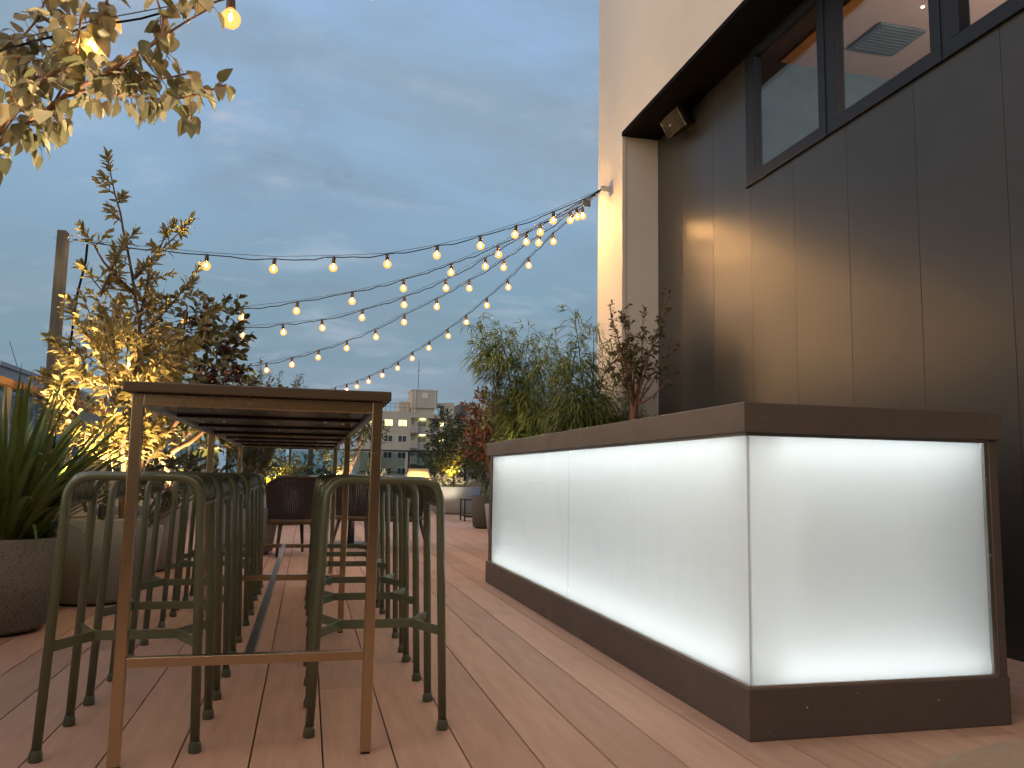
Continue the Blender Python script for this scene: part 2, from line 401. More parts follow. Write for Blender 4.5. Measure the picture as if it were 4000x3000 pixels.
# ------------------------------------------------------------------ restaurant building
def building():
    e = empty('restaurant_building', (3.2, 4, 0), 'white rendered building with charcoal clad ground floor and high dark framed windows beside the deck', 'building')
    def part(name, mb, m, bevel=0, parent=None):
        mb.v = [(x - 3.2, y - 4, z) for x, y, z in mb.v]
        return mb.build(name, m, parent or e, bevel)
    mb = MB(); mb.box(2.843, 3.16, -4, 7.18, 4.156, 9.2); mb.box(2.843, 7.5, 7.18, 7.865, 0, 9.2)
    part('white_wall', mb, M['white_wall'])
    mb = MB(); mb.box(2.840, 2.876, 7.172, 7.183, 0, 4.118); mb.box(2.840, 3.213, 7.170, 7.183, 4.098, 4.118)
    part('corner_bead', mb, M['white_wall'])
    mb = MB(); ys = [7.178, 6.645, 6.06, 5.462]
    for a, b in zip(ys[1:], ys[:-1]): mb.box(3.213, 3.235, a + .0015, b - .0015, 0, 4.118)
    y = 5.462
    for nx in [4.889, 4.309, 3.713, 3.120, 2.53, 1.94, 1.35, .76, .17, -.42, -1.01, -1.6, -2.2, -2.8]:
        mb.box(3.213, 3.235, nx + .0015, y - .0015, 0, 3.055); y = nx
    part('charcoal_wall', mb, M['dark_wall'], .001)
    mb = MB(); mb.box(3.237, 3.25, -3, 7.178, 0, 3.05); mb.box(3.237, 3.25, 5.51, 7.178, 3.05, 4.118); part('wall_backing', mb, M['dark'])
    mb = MB(); mb.box(2.846, 3.30, -4, 7.168, 4.120, 4.150); mb.box(2.832, 2.845, -4, 7.172, 4.118, 4.160)
    part('soffit', mb, M['soffit'])
    mb = MB(); x = -2.4  # unseen wall added behind the camera to darken reflections in the metal
    while x < 3.2: mb.box(x, min(x + .587, 3.2), -3.05, -3.0, 0, 4.1); x += .59
    part('added_rear_wall', mb, M['dark_wall'], .001)
    # windows
    for k, (y0, y1) in enumerate(((4.492, 5.452), (3.485, 4.458), (2.44, 3.43), (1.43, 2.40), (.42, 1.39))):
        z0, z1 = 3.062, 4.118; w = .076
        fr = MB(); xa, xb = 3.198, 3.275
        fr.box(xa, xb, y0, y1, z0, z0 + .082); fr.box(xa, xb, y0, y1, z1 - .05, z1)
        fr.box(xa, xb, y0, y0 + w, z0 + .082, z1 - .05); fr.box(xa, xb, y1 - w, y1, z0 + .082, z1 - .05)
        f = part('window', fr, M['frame'], .004)
        pn = MB(); pn.box(3.232, 3.240, y0 + w - .004, y1 - w + .004, z0 + .078, z1 - .046); part('pane', pn, M['pane'], 0, f)
        gk = MB(); gk.box(3.2045, 3.2065, y0 + .018, y0 + .024, z0 + .02, z1); gk.box(3.2045, 3.2065, y0 + .02, y1 - .02, z0 + .018, z0 + .024)
    mb = MB()
    for a, b in ((4.458, 4.492), (3.43, 3.485), (2.40, 2.44), (1.39, 1.43)): mb.box(3.206, 3.26, a, b, 3.062, 4.118)
    mb.box(3.205, 3.26, 5.452, 5.506, 3.05, 4.118); mb.box(3.192, 3.26, .3, 5.506, 3.050, 3.061)
    part('mullion', mb, M['frame'], .002)
    # room behind the windows
    mb = MB(); mb.box(3.52, 7.2, -3, 6.29, 4.60, 4.66); part('room_ceiling', mb, M['room_ceiling'])
    mb = MB(); mb.box(3.26, 7.2, 6.29, 6.35, 2.9, 4.7); mb.box(7.2, 7.26, -3, 6.35, 2.9, 4.7); mb.box(3.26, 7.26, -3.06, -3, 2.9, 4.7); mb.box(3.26, 7.2, -3, 6.29, 2.86, 2.9)
    part('room_wall', mb, M['room_wall'])
    mb = MB(); mb.box(3.26, 3.52, -3, 6.288, 4.06, 4.66); part('window_head', mb, M['maroon'])
    mb = MB(); mb.box(3.44, 3.524, -3, 5.38, 4.05, 4.2); part('lamplit_trim', mb, M['lamplit_wood'])  # strip cut to the lit part of the head, its glow painted in
    mb = MB(); mb.box(4.44, 4.89, 5.47, 5.89, 4.575, 4.598); part('ceiling_vent', mb, M['vent'], .004)
    mb = MB()
    for i in range(9): mb.box(4.47, 4.86, 5.5 + i * .042, 5.515 + i * .042, 4.567, 4.575)
    part('vent_slats', mb, M['vent'])
    for p in ((4.62, 5.2), (4.75, 5.2), (4.64, 3.9)):
        mb = MB(); mb.lathe([(.001, .004), (.012, .004), (.014, 0), (.012, -.003), (.001, -.003)], (p[0], p[1], 4.596), 12)
        part('downlight', mb, M['room_spot'])
building()
def lamp(name, kind, loc, energy, color, size=.05, target=None, angle=60, blend=.6, parent=None):
    l = bpy.data.lights.new(name, kind); l.energy = energy; l.color = color
    if kind in ('POINT', 'SPOT'): l.shadow_soft_size = size
    if kind == 'SPOT': l.spot_size = R(angle); l.spot_blend = blend
    o = bpy.data.objects.new(name, l); o.location = loc; col.objects.link(o)
    if target is not None:
        o.rotation_euler = (V(target) - V(loc)).to_track_quat('-Z', 'Y').to_euler()
    return o
lamp('room_lamp', 'POINT', (5.2, 3.4, 3.5), 66, (1.0, .85, .72), .15)

# wall speaker
def speaker():
    e = empty('wall_speaker', (3.05, 6.48, 3.975), 'black box loudspeaker with small silver badge under the soffit', 'speaker')
    nx = V((-.857, 0, -.515)); ty = V((0, 1, 0)); tz = V((-.515, 0, .857))
    rot = Matrix(((nx.x, ty.x, tz.x, 0), (nx.y, ty.y, tz.y, 0), (nx.z, ty.z, tz.z, 0), (0, 0, 0, 1)))
    w, h, d, n = .172, .088, .13, 10     # local: x out of the grille, y along the wall, z up the face
    fv = [(.028 * (1 - (-1 + 2 * i / n) ** 2), (-1 + 2 * i / n) * w) for i in range(n + 1)]
    pr = fv + [(-d * .4, w * .98), (-d, w * .62), (-d, -w * .62), (-d * .4, -w * .98)]
    k = len(pr); mb = MB()
    mb.add([(x, y, -h) for x, y in pr] + [(x, y, h) for x, y in pr], [tuple(range(k - 1, -1, -1)), tuple(range(k, 2 * k))] + [(i, (i + 1) % k, (i + 1) % k + k, i + k) for i in range(k)])
    obs = [mb.build('speaker_body', M['speaker'], e, .006)]
    mb = MB(); mb.box(.027, .031, -.006, .024, -.003, .006); obs.append(mb.build('badge', M['badge'], e))
    for ya, yb in ((-w - .002, -w + .004), (w - .004, w + .002)):
        mb = MB(); mb.box(-.012, .006, ya, yb, -h - .002, h + .002); obs.append(mb.build('grille_edge', M['dull_steel'], e))
    for o in obs: o.matrix_local = rot
    mb = MB(); mb.tube([(.08, 0, .05), (.12, -.02, .06), (.158, -.03, .06)], .018, 8); mb.box(.152, .162, -.09, .03, -.02, .13); mb.build('wall_mount', M['black_metal'], e)
speaker()

# ------------------------------------------------------------------ string lights
HOOK = V((2.742, 7.485, 3.684))
def hook():
    e = empty('wall_bracket', (2.843, 7.485, 3.70), 'grey steel bracket on the white wall holding all the light strings', 'bracket')
    mb = MB(); mb.box(-.008, -.001, -.05, .05, -.07, .07); mb.build('plate', M['steel'], e, .002)
    mb = MB(); mb.box(-.11, -.008, -.012, .012, -.03, .02); mb.build('arm', M['steel'], e, .004)
    mb = MB(); mb.tube([(-.10, 0, -.02), (-.16, .0, -.09), (-.22, 0, -.14)], .006, 8)
    for t in range(3):
        c = V((-.15 - t * .035, 0, -.07 - t * .038))
        mb.tube([c + V((math.cos(a) * .02, math.sin(a) * .013, math.cos(a) * .012)) for a in [i * .628 for i in range(11)]], .004, 6)
    mb.box(-.30, -.22, -.012, .012, -.21, -.14)
    mb.build('turnbuckle', M['steel'], e)
hook()

BULB = {}
def bulb_meshes():
    mb = MB(); pr = [(.001, -.124)]
    for i in range(1, 14):
        a = math.pi * i / 14
        pr.append((.036 * math.sin(a), -.088 - .036 * math.cos(a)))
    pr += [(.015, -.050)]
    mb.lathe(pr, n=18); BULB['globe'] = mb
    mb = MB(); mb.lathe([(.001, .012), (.010, .010), (.014, 0), (.016, -.012), (.0165, -.045), (.013, -.052), (.001, -.052)], n=12); BULB['socket'] = mb
    mb = MB(); mb.lathe([(.001, -.066), (.005, -.070), (.0065, -.082), (.005, -.094), (.001, -.098)], n=6); BULB['filament'] = mb
bulb_meshes()
PB = {}
def add_bulb(parent, p, off, lit=True, sc_=1.0):
    rz = random.uniform(0, 6); tx, ty = random.uniform(-.12, .12), random.uniform(-.12, .12)
    if 'b' not in PB:
        PB['b'] = BULB['globe'].build('bulb', M['bulb']); PB['s'] = BULB['socket'].build('socket', M['socket'], PB['b']); PB['f'] = BULB['filament'].build('filament', M['filament'], PB['b'])
        b = PB['b']
    else:
        b = PB['b'].copy(); col.objects.link(b)
        for k in ('s', 'f'):
            c = PB[k].copy(); col.objects.link(c); c.parent = b
    b.parent = parent; b.location = V(p) - off; b.rotation_euler = (tx, ty, rz)
    b.scale = (sc_,) * 3
    return b

def string(label, bulbs, anchor, hook=HOOK, sag=.05, wire=True, start=None):
    """bulbs: globe centres in order from anchor to hook"""
    off = V(anchor)
    e = empty('light_string', off, label, 'string lights', 'warm bulb strings hung across the terrace')
    tops = [V(b) + V((0, 0, .085)) for b in bulbs]
    pts = [V(anchor)] + tops + [V(hook)]
    cab = []
    for a, b in zip(pts[:-1], pts[1:]):
        k = 6
        for i in range(k):
            t = i / k
            cab.append(a.lerp(b, t) - V((0, 0, random.uniform(.2, 1) * .028 * math.sin(math.pi * t))) + rnd(.002))
    cab.append(pts[-1])
    mb = MB(); mb.tube([p - off for p in cab], .0045, 6); mb.build('cable', M['cable'], e)
    if wire:
        mb = MB(); ws = []
        for i, p in enumerate(pts): ws.append(p - off + V((0, 0, .012 if 0 < i < len(pts) - 1 else .0)) + V((0, 0, .02 * math.sin(i))) * .3)
        mb.tube(ws, .0022, 5); mb.build('support_wire', M['wire'], e)
    for t in tops: add_bulb(e, t - V((0, 0, .006)), off)
    return e
S1 = [(-0.857,6.826,2.448),(-0.34,6.921,2.483),(0.144,7.009,2.56),(0.601,7.093,2.646),(1.055,7.176,2.787),(1.465,7.251,2.934),(1.825,7.317,3.089),(2.213,7.388,3.284)]
S2 = [(-1.22,8.45,2.27),(-0.692,8.324,2.314),(-0.164,8.195,2.393),(0.356,8.068,2.501),(0.844,7.949,2.637),(1.298,7.838,2.806),(1.741,7.73,2.999),(2.155,7.628,3.231),(2.499,7.544,3.399)]
S3 = [(-1.25,10.12,2.39),(-0.804,9.828,2.379),(-0.342,9.523,2.394),(0.086,9.24,2.421),(0.512,8.959,2.508),(0.936,8.679,2.625),(1.337,8.413,2.781),(1.711,8.166,2.986),(2.083,7.92,3.211)]
S4 = [(-1.32,11.95,2.2),(-0.938,11.531,2.147),(-0.581,11.138,2.144),(-0.253,10.778,2.186),(0.076,10.416,2.248),(0.402,10.057,2.329),(0.716,9.712,2.431),(1.018,9.38,2.57),(1.336,9.031,2.704),(1.643,8.693,2.866),(1.953,8.352,3.04),(2.255,8.02,3.242),(2.502,7.748,3.426)]
S5 = [(.05,15.37,2.2),(.23,14.85,2.19),(.41,14.33,2.19),(0.576,13.832,2.201),(0.728,13.387,2.216),(0.883,12.932,2.253),(1.056,12.425,2.302),(1.225,11.932,2.36),(1.377,11.483,2.45),(1.546,10.989,2.532),(1.711,10.506,2.631),(1.868,10.047,2.741),(2.03,9.57,2.872),(2.181,9.13,3.013),(2.322,8.717,3.179),(2.471,8.278,3.347),(2.642,7.779,3.497)]
string('topmost light string, running from the tall wooden post to the white wall', S1, (-1.80, 6.66, 2.53))
string('second light string down, its near end behind the tall shrub', S2, (-1.82, 8.6, 2.5))
string('third light string down, middle of the five that fan from the wall', S3, (-1.82, 10.5, 2.5))
string('fourth light string down, just above the lowest one', S4, (-1.82, 12.5, 2.5))
string('lowest and farthest light string, dipping behind the table top', S5, (-1.0, 18.45, 2.5))
S6 = [(-1.90,3.0,1.85),(-1.33,3.0,2.03),(-0.798,3.0,2.275),(-0.349,3.0,2.452),(.16,3.0,2.66),(.66,3.0,2.88),(1.15,3.0,3.13)]
string('overhead light string passing through the leaves of the branch, nearest the camera', S6, (-2.4, 3.0, 1.75), hook=(2.84, 3.0, 4.2))

def S_fill(y, dz=0): return [(-1.75 + .52 * i, y + .02 * math.sin(i * 2.1), 1.92 + dz + .13 * i + .018 * (i - 3) ** 2 + .02 * math.sin(i * 1.7)) for i in range(9)]  # unseen bulb strings, added to warm and brighten the front deck
for y, lb in ((1.5, 'added overhead light string above the camera, unseen fill light'), (.1, 'added overhead light string just behind the camera, unseen fill light')):
    string(lb, S_fill(y), (-2.3, y, 2.05), hook=(2.84, y, 3.9))

def light_post(x, y, h, label, w=.062, d=.11, m='post'):
    e = empty('light_post', (x, y, 0), label, 'post')
    mb = MB(); mb.box(-w / 2, w / 2, -d / 2, d / 2, 0, h); mb.build('timber', M[m], e, .003)
    mb = MB(); c = V((w / 2 + .022, 0, h - .045))
    mb.tube([c + V((math.cos(a) * .026, 0, math.sin(a) * .026)) for a in [i * .5236 for i in range(13)]], .0055, 6)
    mb.tube([c + V((-.02, 0, 0)), c + V((-w - .05, 0, 0))], .004, 6); mb.build('eye_bolt', M['screw'], e)
    return e
p = light_post(-1.865, 6.66, 2.58, 'tall grey wooden post with an eye bolt, rising beside the golden lit shrub')
mb = MB(); mb.box(-.10, -.027, -.02, .02, -1.20 + 2.58, -1.196 + 2.58); mb.box(-.031, -.027, -.02, .02, 2.58 - 1.2, 2.58 - 1.12)
mb.build('rail_bracket', M['white_frame'], p)
for y in (8.6, 10.5, 12.5):
    e = light_post(-1.865, y, 2.53, None, .045, .06)
    tag(e, 'grey wooden post hidden by foliage behind the golden lit shrub', 'post', 'posts along the left railing')
light_post(-1.0, 18.5, 2.53, 'far thin grey post at the end of the lowest light string', .05, .06)
light_post(.06, 18.48, 2.2, 'dark square post at the far railing, seen under the table top', .11, .11, 'black_metal')
# feed cable of the first string
mb = MB(); off = V((-1.80, 6.66, 0))
mb.tube([V(q) for q in ((.10, .015, 2.50), (.098, .01, 2.36), (.06, .0, 2.1), (.045, 0, 1.8), (.03, -.02, 1.5), (.0, -.03, 1.2), (-.01, -.03, .9))], .009, 6)
o = mb.build('power_cable', M['cable']); o.location = off; tag(o, 'black cable hanging from the string down beside the tall wooden post', 'cable')

# ------------------------------------------------------------------ railings
def left_railing():
    e = empty('side_railing', (-1.9, 6, 0), 'railing along the left edge with orange wooden top rail and pale posts', 'railing')
    def P(name, b, m, bev=.003): return boxobj(name, (b[0] + 1.9, b[1] + 1.9, b[2] - 6, b[3] - 6, b[4], b[5]), m, e, bev)
    P('top_rail', (-1.96, -1.84, -2, 18.6, 1.315, 1.36), M['rail_wood'])
    P('parapet', (-2.0, -1.86, -2, 18.6, -.3, .86), M['cream_parapet'])
    y = -1.2
    while y < 18.5:
        P('baluster', (-1.905, -1.875, y, y + .09, .861, 1.314), M['pale_post'])
        P('pane', (-1.895, -1.887, y + .11, min(y + 1.38, 18.4), .88, 1.305), M['rail_glass'], 0)
        y += 1.40
left_railing()
def far_railing():
    e = empty('end_railing', (1.5, 18.6, 0), 'glass railing with thin top rail at the far end of the terrace', 'railing')
    def P(name, b, m, bev=.002): return boxobj(name, (b[0] - 1.5, b[1] - 1.5, b[2] - 18.6, b[3] - 18.6, b[4], b[5]), m, e, bev)
    P('top_rail', (-1.85, 9, 18.57, 18.63, 1.315, 1.345), M['frame'])
    P('kerb', (-1.85, 9, 18.5, 18.75, -.3, .12), M['concrete_pale'])
    x = -1.7
    while x < 9:
        P('post', (x, x + .05, 18.575, 18.625, .12, 1.315), M['frame'])
        P('pane', (x + .06, x + 1.24, 18.596, 18.604, .16, 1.30), M['rail_glass'], 0)
        x += 1.3
far_railing()

# ------------------------------------------------------------------ bar counter
def counter():
    x0, x1, y0, y1 = 1.358, 2.335, 2.364, 6.234
    e = empty('bar_counter', ((x0 + x1) / 2, (y0 + y1) / 2, 0), 'long bar counter with glowing white frosted glass sides and brown top', 'bar counter')
    ox, oy = e.location.x, e.location.y
    def B(name, boxes, m, bev=.002, parent=None):
        mb = MB()
        for b in boxes: mb.box(b[0] - ox, b[1] - ox, b[2] - oy, b[3] - oy, b[4], b[5])
        return mb.build(name, m, parent or e, bev)
    B('top_slab', [(x0 - .008, x1 + .01, y0 - .008, y1 + .01, .957, 1.053)], M['brown_slab'], .003)
    B('plinth', [(x0, x1 + .004, y0, y1, 0, .157)], M['brown_slab'], .003)
    B('side_jamb', [(2.300, x1, y0 + .004, y0 + .06, .157, .957), (x1 - .025, x1, y0 + .06, y1 - .08, .157, .957), (1.375, x1, y1 - .08, y1 - .005, .157, .957)], M['brown_slab'])
    B('glazing_trim', [(1.364, 1.372, y0 + .008, y1 - .09, .157, .166), (1.364, 1.372, y0 + .008, y1 - .09, .945, .957),
                       (1.374, 2.30, y0 + .006, y0 + .014, .157, .166), (1.374, 2.30, y0 + .006, y0 + .014, .945, .957), (2.284, 2.299, y0 + .008, y0 + .03, .166, .945)], M['alu'], 0)
    for z in (.30, .56, .82):
        mb = MB(); mb.tube([(2.291 - ox, y0 + .0075 - oy, z), (2.291 - ox, y0 + .0055 - oy, z)], .0035, 8); mb.build('screw', M['screw'], e)
    for x in (1.56, 2.05):
        mb = MB(); mb.tube([(x - ox, y0 + .001 - oy, .095), (x - ox, y0 - .002 - oy, .095)], .0028, 8); mb.build('screw', M['screw'], e)
    def pane(bx, inner):
        mb = MB(); mb.box(bx[0] - ox, bx[1] - ox, bx[2] - oy, bx[3] - oy, bx[4], bx[5])
        mb.m = [1 if i == inner else 0 for i in range(6)]
        return mb.build('frosted_panel', [M['clear'], M['frost']], e)
    # faces: 0 bottom 1 top 2 -y 3 +x 4 +y 5 -x
    pane((1.374, 1.384, 2.386, 4.2535, .162, .950), 3)
    pane((1.374, 1.384, 4.2565, 6.150, .162, .950), 3)
    pane((1.374, 2.283, 2.376, 2.385, .162, .950), 4)
    B('light_box', [(1.545, 2.15, 2.545, 6.0,   .165, .95)], M['added_core_glow'], 0)  # white inner core with the added glow
    B('cavity_lining', [(1.386, 2.298, 2.387, 6.15, .158, .163), (1.386, 2.298, 2.387, 6.15, .951, .956), (2.292, 2.298, 2.43, 6.15, .163, .951), (1.386, 2.292, 6.142, 6.149, .163, .951)], M['white_board'], 0)
    xs = 1.46; ys = 2.455
    B('led_strip', [(xs, xs + .014, ys, 6.08, .1635, .170), (xs, xs + .014, ys, 6.08, .944, .9505),
                    (xs + .03, 2.27, ys, ys + .014, .1635, .170), (xs + .03, 2.27, ys, ys + .014, .944, .9505)], M['led'], 0)
counter()

# ------------------------------------------------------------------ bar table
def table():
    e = empty('bar_table', (-.135, 4.345, 0), 'long bar height table with brown top and square metal legs', 'table')
    ox, oy = e.location.x, e.location.y
    def B(name, boxes, m, bev=.002, parent=None):
        mb = MB()
        for b in boxes: mb.box(b[0] - ox, b[1] - ox, b[2] - oy, b[3] - oy, b[4], b[5])
        return mb.build(name, m, parent or e, bev)
    top = B('tabletop', [(-.508, .236, 2.455, 6.245, 1.018, 1.047)], M['table_top'], .003)
    L0, L1, w = -.487, .213, .030
    ys = (2.480, 4.330, 6.180)
    for y in ys:
        for x in (L0, L1 - w):
            lg = B('leg', [(x, x + w, y, y + w, .006, 1.016)], M['table_metal'], .002)
            B('foot', [(x + .002, x + w - .002, y + .002, y + w - .002, 0, .006)], M['black_metal'], 0, lg)
    for y in ys:
        B('end_apron', [(L0 + w, L1 - w, y + .001, y + w - .003, .982, 1.016)], M['table_metal'])
    for x in (L0, L1 - w):
        for ya, yb in ((ys[0] + w, ys[1]), (ys[1] + w, ys[2])):
            B('side_apron', [(x + .003, x + w - .003, ya, yb, .986, 1.016)], M['steel'])
    n = 6
    span = (ys[2] - ys[0] - w) / n
    und = MB()
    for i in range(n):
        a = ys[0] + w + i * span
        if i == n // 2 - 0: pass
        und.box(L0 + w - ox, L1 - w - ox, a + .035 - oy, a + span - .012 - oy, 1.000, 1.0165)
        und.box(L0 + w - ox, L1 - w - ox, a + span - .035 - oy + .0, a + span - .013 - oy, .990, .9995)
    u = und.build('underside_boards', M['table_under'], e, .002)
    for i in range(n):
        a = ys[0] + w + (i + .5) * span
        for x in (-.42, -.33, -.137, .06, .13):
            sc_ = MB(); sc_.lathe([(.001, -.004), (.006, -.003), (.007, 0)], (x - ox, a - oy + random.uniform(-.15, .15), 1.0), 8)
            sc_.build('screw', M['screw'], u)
    for y in ys:
        B('foot_bar', [(L0 + w, L1 - w, y + .001, y + w - .002, .263, .290)], M['table_metal'])
    B('stretcher', [(-.152, -.124, ys[0] + w, ys[2], .270, .2895)], M['dull_steel'])
table()

# ------------------------------------------------------------------ bar stools
def bend(pts, rad, k=6):
    pts = [V(p) for p in pts]; out = [pts[0]]
    for a, b, c in zip(pts[:-2], pts[1:-1], pts[2:]):
        d1 = (a - b); d2 = (c - b); r = min(rad, d1.length * .49, d2.length * .49)
        p0 = b + d1.normalized() * r; p2 = b + d2.normalized() * r
        for i in range(k + 1):
            t = i / k; out.append(p0 * (1 - t) ** 2 + b * (2 * t * (1 - t)) + p2 * t * t)
    out.append(pts[-1]); return out
def make_stool():
    e = empty('bar_stool', (0, 0, 0))
    for s in (-1, 1):
        yb, yt = s * .166, s * .152
        mb = MB(); pts = bend([(-.2055, yb, .012), (-.1795, yt, .782), (.1795, yt, .782), (.2055, yb, .012)], .072, 8)
        mb.tube(pts, .0135, 12); fr = mb.build('leg_frame', M['stool'], e)
        for sx in (-1, 1):
            f = MB(); f.lathe([(.001, 0), (.017, 0), (.0185, .003), (.018, .020), (.0145, .030), (.0137, .032)], (sx * .2058, yb, 0), 14); f.build('foot', [M['foot']], fr)
    sl = MB()
    ns = 7
    for i in range(ns):
        y = -.118 + .236 * i / (ns - 1)
        dz = -.006 * (1 - (2 * i / (ns - 1) - 1) ** 2)
        sl.tube(bend([(-.1815, y, .708), (-.1800, y, .786 + dz), (.1800, y, .786 + dz), (.1815, y, .708)], .062, 6), .0085, 8, flat=.8)
    sl.build('seat_slats', M['stool'], e)
    for s in (-1, 1):
        mb = MB(); mb.tube(bend([(s * .182, -.152, .716), (s * .183, -.11, .704), (s * .183, .11, .704), (s * .182, .152, .716)], .04, 4), .011, 10, flat=.75); mb.build('end_bar', M['stool'], e)
    mb = MB(); z0, z1 = .289, .318
    def plate(a, b, th=.006):
        a = V((a[0], a[1], 0)); b = V((b[0], b[1], 0)); d = (b - a).normalized(); w = V((-d.y, d.x, 0)) * th / 2
        vs = [a - w, b - w, b + w, a + w]
        mb.add([(p.x, p.y, z0) for p in vs] + [(p.x, p.y, z1) for p in vs], [(3, 2, 1, 0), (4, 5, 6, 7), (0, 1, 5, 4), (1, 2, 6, 5), (2, 3, 7, 6), (3, 0, 4, 7)])
    plate((-.119, 0), (.119, 0))
    for sx in (-1, 1):
        for sy in (-1, 1): plate((sx * .117, sy * .002), (sx * .193, sy * .158))
    mb.build('footrest', M['stool'], e, .001)
    return e
def stools():
    proto = make_stool()
    L = ['nearest', 'second', 'third', 'fourth', 'fifth', 'farthest']
    k = 0
    for side, x, ys in (('left', -.4835, (2.755, 3.325, 4.0, 4.77, 5.32, 5.91)), ('right', .2465, (2.835, 3.465, 4.0, 4.71, 5.27, 5.85))):
        for i, y in enumerate(ys):
            s = proto if k == 0 else copy_tree(proto)
            k += 1
            s.location = (x + random.uniform(-.006, .006) * (i > 0), y, 0)
            s.rotation_euler.z = R(random.uniform(-1.2, 1.2)) * (i > 0)
            other = 'planter side' if side == 'left' else 'glowing counter side'
            tag(s, f'{L[i]} olive green bar stool from the camera on the {other} of the table', 'bar stool', 'olive bar stools along both sides of the bar table')
stools()

# ------------------------------------------------------------------ planters
def planter(x, y, r, h, m, label, rb=None, n=40, group=None, soil=.05):
    e = empty('planter', (x, y, 0), label, 'planter', group)
    rb = rb or r * .82; t = .028
    mb = MB(); mb.lathe([(.001, .012), (rb - .03, .012), (rb - .025, .022), (rb, .03), (r, h - .006), (r - .006, h), (r - t + .004, h), (r - t, h - .006), (r - t - .004, h - soil - .02)], n=n)
    mb.build('pot', M[m], e)
    mb = MB(); mb.lathe([(.001, -.0), (rb - .04, 0), (rb - .035, .0125)], n=n); mb.build('base', M['dark'], e)
    mb = MB(); mb.lathe([(.001, .02), (r * .5, .012), (r - t - .001, 0)], (0, 0, h - soil), n); mb.build('soil', M['soil'], e)
    return e
planter(-1.475, 4.62, .312, .462, 'concrete', 'dark speckled concrete planter holding the strappy green plant', .243, 14)
planter(-1.235, 5.57, .285, .505, 'concrete_pale', 'smooth grey planter behind the nearest left stool, holding the golden lit shrub', .245)
planter(-1.30, 7.25, .34, .50, 'concrete_pale', 'grey planter seen between stool legs, holding the large leaved shrub', .28)
planter(-.35, 13.5, .40, .415, 'concrete_pale', 'low pale planter behind the dark woven chair', .36)
planter(.56, 15.1, .36, .46, 'concrete_pale', 'pale planter of the small tree lit from below, behind the table legs', .3)
planter(3.12, 17.4, .52, .57, 'concrete_pale', 'large round tan planter at the far end beside the cream chair', .48)
planter(2.70, 12.55, .205, .50, 'concrete_dark', 'dark narrow planter just past the far end of the bar counter', .18)
planter(2.97, 11.75, .36, .50, 'concrete_pale', 'pale planter of the red leaved shrub, half hidden by the bar counter', .3)
planter(2.25, 8.75, .36, .50, 'concrete_pale', 'planter of the tall arching bamboo behind the bar counter', .3)
planter(2.52, 7.35, .29, .50, 'concrete_pale', 'planter of the bamboo in front of the white pilaster', .24)
planter(2.84, 6.72, .27, .46, 'concrete_pale', 'planter of the thin small leaved tree beside the charcoal wall', .22)
planter(-1.45, 2.60, .30, .50, 'concrete_pale', 'planter of the overhanging tree left of the bar table', .25)
planter(-.55, 16.6, .42, .45, 'concrete_pale', 'far planter of low dark green bushes seen under the table', .36)
planter(1.25, 15.4, .36, .46, 'concrete_pale', 'far planter of spiky grass behind the cafe table', .3)

# ------------------------------------------------------------------ plants
# strappy plant
e, f, w = plant('strap_leaf_plant', 'green plant of long arching strap leaves in the dark speckled planter', 'plant', (-1.475, 4.62, .42), None)
def strap(base, d, L, W, arch, tipw=.15):
    n = 9; vs = []; side = d.cross(V((0, 0, 1))).normalized(); p = base.copy(); dd = d.normalized()
    tw = random.uniform(-.5, .5)
    for i in range(n + 1):
        t = i / n
        ww = W * .5 * (.55 + 1.0 * t) if t < .45 else W * .5 * (1 - ((t - .45) / .55) ** 1.6)
        s = (side + V((0, 0, tw * t))).normalized()
        up = s.cross(dd)
        vs += [p - s * ww + up * ww * .35, p, p + s * ww + up * ww * .35]
        dd = (dd + V((0, 0, -arch * (.25 + t * 1.3) / n))).normalized(); p = p + dd * (L / n)
    fs = []
    for i in range(n):
        a = i * 3
        fs += [(a, a + 1, a + 4, a + 3), (a + 1, a + 2, a + 5, a + 4)]
    f.add(vs, fs, True)
for i in range(190):
    a = random.uniform(0, 6.283); rr = random.uniform(0, .16)
    lean = random.choice((.15, .25, .35, .5, .7, .9)) * random.uniform(.8, 1.2)
    b = V((-1.46 + rr * math.cos(a), 4.60 + rr * math.sin(a), .41))
    strap(b, V((math.cos(a) * lean, math.sin(a) * lean, 1)), random.uniform(.45, .88) * (1 + .1 * (lean < .4)), random.uniform(.022, .042), random.uniform(.5, 1.6))
for dx, dy, l, ar, wd in ((.62, .1, .93, .25, .05), (.75, -.2, .86, .55, .045), (.35, .25, .95, .2, .045), (.95, .1, .80, .55, .045), (.5, -.4, .8, .5, .05), (.1, -.3, .85, .2, .05), (.8, .3, .85, .4, .04), (-.1, -.2, .9, .3, .05), (.55, .35, .98, .25, .042), (.7, .0, .9, .35, .05)):
    strap(V((-1.42, 4.58, .42)), V((dx, dy, 1)), l, wd, ar)
for i in range(26):
    a = random.uniform(-.7, .9); ln = random.uniform(.5, 1.15)
    strap(V((-1.42 + random.uniform(-.1, .1), 4.58 + random.uniform(-.1, .1), .42)), V((math.cos(a) * ln, math.sin(a) * ln, 1)), random.uniform(.55, .85), random.uniform(.03, .045), random.uniform(.5, 1.2))
for dx, dy, l in ((.9, -.5, .5), (.9, .1, .55), (.4, -.9, .5)):
    strap(V((-1.34, 4.55, .43)), V((dx, dy, .9)), l, .02, 2.6)
finish(e, f, w, M['leaf_strap'], M['bark'], leafname='leaves')

